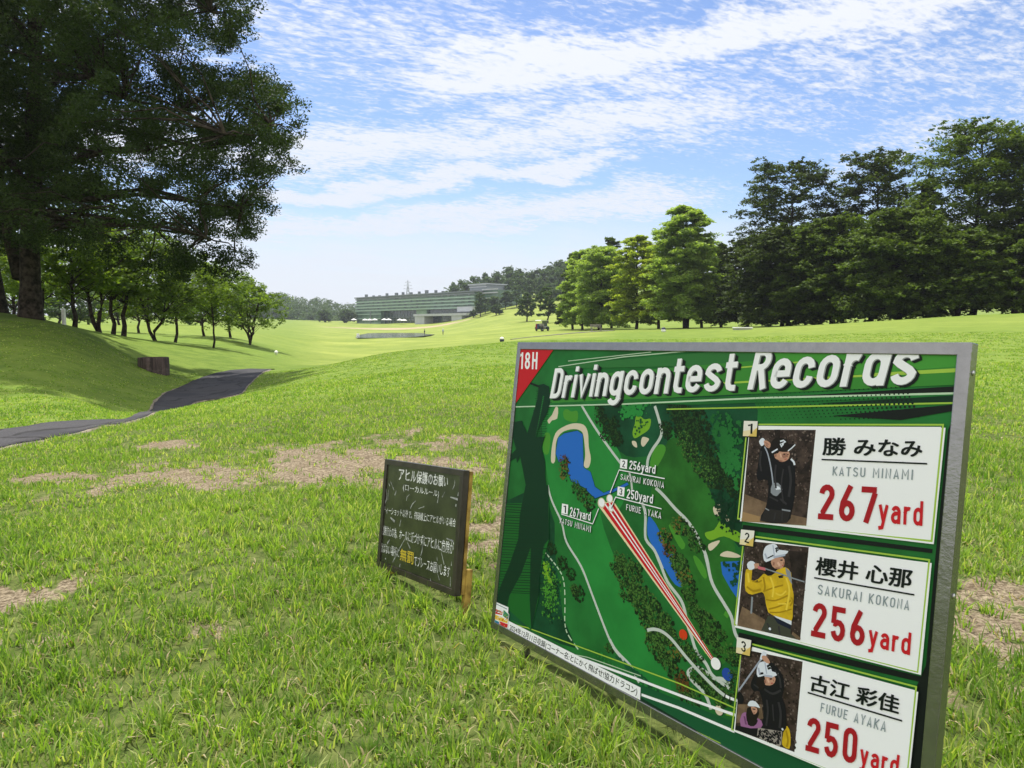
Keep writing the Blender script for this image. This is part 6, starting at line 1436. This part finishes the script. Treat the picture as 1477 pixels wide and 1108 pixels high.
def stump():
    p = hit(222, 536, Y0=12); root = thing('drum_planter', 'low round brown weathered drum standing on the grass beside the cart path', 'planter', p)
    w = 41 / F * p[1] / 2; h = 20.5 / F * p[1]; m = bpy.data.materials.new('weathered_brown'); m.use_nodes = True; hh = G(m.node_tree); b = m.node_tree.nodes['Principled BSDF']
    pos = hh.n('ShaderNodeTexCoord').outputs['Object']; mp = hh.n('ShaderNodeMapping'); mp.inputs['Scale'].default_value = (9, 9, .8); m.node_tree.links.new(pos, mp.inputs[0])
    c = hh.mix(hh.ramp(hh.noise(mp.outputs[0], 1.0, 5, .7), .35, .65), (.022, .015, .014), (.10, .070, .062)); c = hh.mix(hh.m('MULTIPLY', hh.ramp(hh.noise(pos, 7, 4), .5, .7), .4), c, (.16, .13, .115)); hh.put(b.inputs['Base Color'], c); b.inputs['Roughness'].default_value = .9
    mb = MB(); n = 40; prof = [(w * .99, -.12), (w * 1.0, h * .3), (w * .985, h * .9), (w * .97, h), (w * .86, h), (w * .85, h * .78)]
    mb.lathe(prof, n); o = mb.build('wall', m, root, smooth=False)
    for v in o.data.vertices:
        a = math.atan2(v.co.y, v.co.x); q = 1 + .012 * math.sin(a * 16) + .01 * math.sin(a * 5 + 1); v.co.x *= q; v.co.y *= q
    mb = MB(); mb.lathe([(w * .84, h * .70), (w * .5, h * .74), (.02, h * .76)], 24); mb.build('soil', mat('soil', (.06, .045, .03), .95, .1, vary=.5, vscale=20), root)
stump()
def post():
    p = hit(92.5, 468.5, Y0=8); root = thing('marker_post', 'short white wooden marker post beside the huge tree trunk', 'post', p); h = 22 / F * p[1]; w = 4.2 / F * p[1] / 2; wt = mat('post_white', (.70, .70, .68), .6, .3, vary=.12, vscale=9)
    mb = MB(); mb.box((-w, -w, -.1), (w, w, h)); mb.build('shaft', wt, root, bevel=w * .15); mb = MB(); mb.add([(-w, -w, h + .002), (w, -w, h + .002), (w, w, h + .002), (-w, w, h + .002), (0, 0, h + w * 1.1)], [(0, 1, 4), (1, 2, 4), (2, 3, 4), (3, 0, 4), (3, 2, 1, 0)]); mb.build('cap', wt, root)
post()
def low_box():
    p = hit(1071, 475.8, Y0=25); root = thing('ground_cover', 'low white slab shaped cover lying on the grass before the dark trees', 'cover', p, .25); s = p[1] / F; mb = MB(); mb.box((-10.5 * s, -.32, -.04), (10.5 * s, .32, 2.0 * s)); mb.build('base', mat('cover_grey', (.30, .30, .29), .7, .3), root)
    mb = MB(); mb.box((-11 * s, -.36, 2.02 * s), (11 * s, .36, 3.6 * s)); mb.build('lid', mat('cover_white', (.78, .78, .75), .5, .4, vary=.06, vscale=4), root, bevel=.02)
low_box()
def bench():
    b = ground(860, 96); root = thing('bench', 'small grey bench in the shade of the feathery tree', 'bench', b, .3); wd = mat('bench_grey', (.22, .21, .19), .8, .3, vary=.3, vscale=7)
    for z0, y0 in ((.42, -.2), ): mb = MB(); mb.box((-.8, -.22, .40), (.8, .22, .45)); mb.build('seat', wd, root, bevel=.01)
    mb = MB(); mb.box((-.8, .24, .55), (.8, .28, .90)); mb.build('backrest', wd, root, bevel=.01)
    for x in (-.65, .65): mb = MB(); mb.box((x - .04, -.20, -.05), (x + .04, .20, .398)); mb.box((x - .03, .205, -.05), (x + .03, .238, .85)); mb.build('leg', wd, root)
bench()
def pond_sign():
    p = hit(516.5, 488.3, Y0=80); root = thing('pond_sign', 'small plain white board at the left tip of the pond', 'sign', p, .1); s = p[1] / F; mb = MB(); mb.box((-2.0 * s, -.03, 2.2 * s), (2.0 * s, .03, 7.2 * s)); mb.build('board', mat('sign_white', (.75, .76, .76), .6, .3), root, bevel=.01)
    for x in (-1.4, 1.4): mb = MB(); mb.box((x * s - .04, .035, -.1), (x * s + .04, .09, 6.5 * s)); mb.build('post', mat('steel', (.5, .5, .5), .35, .5, metal=1), root)
pond_sign()
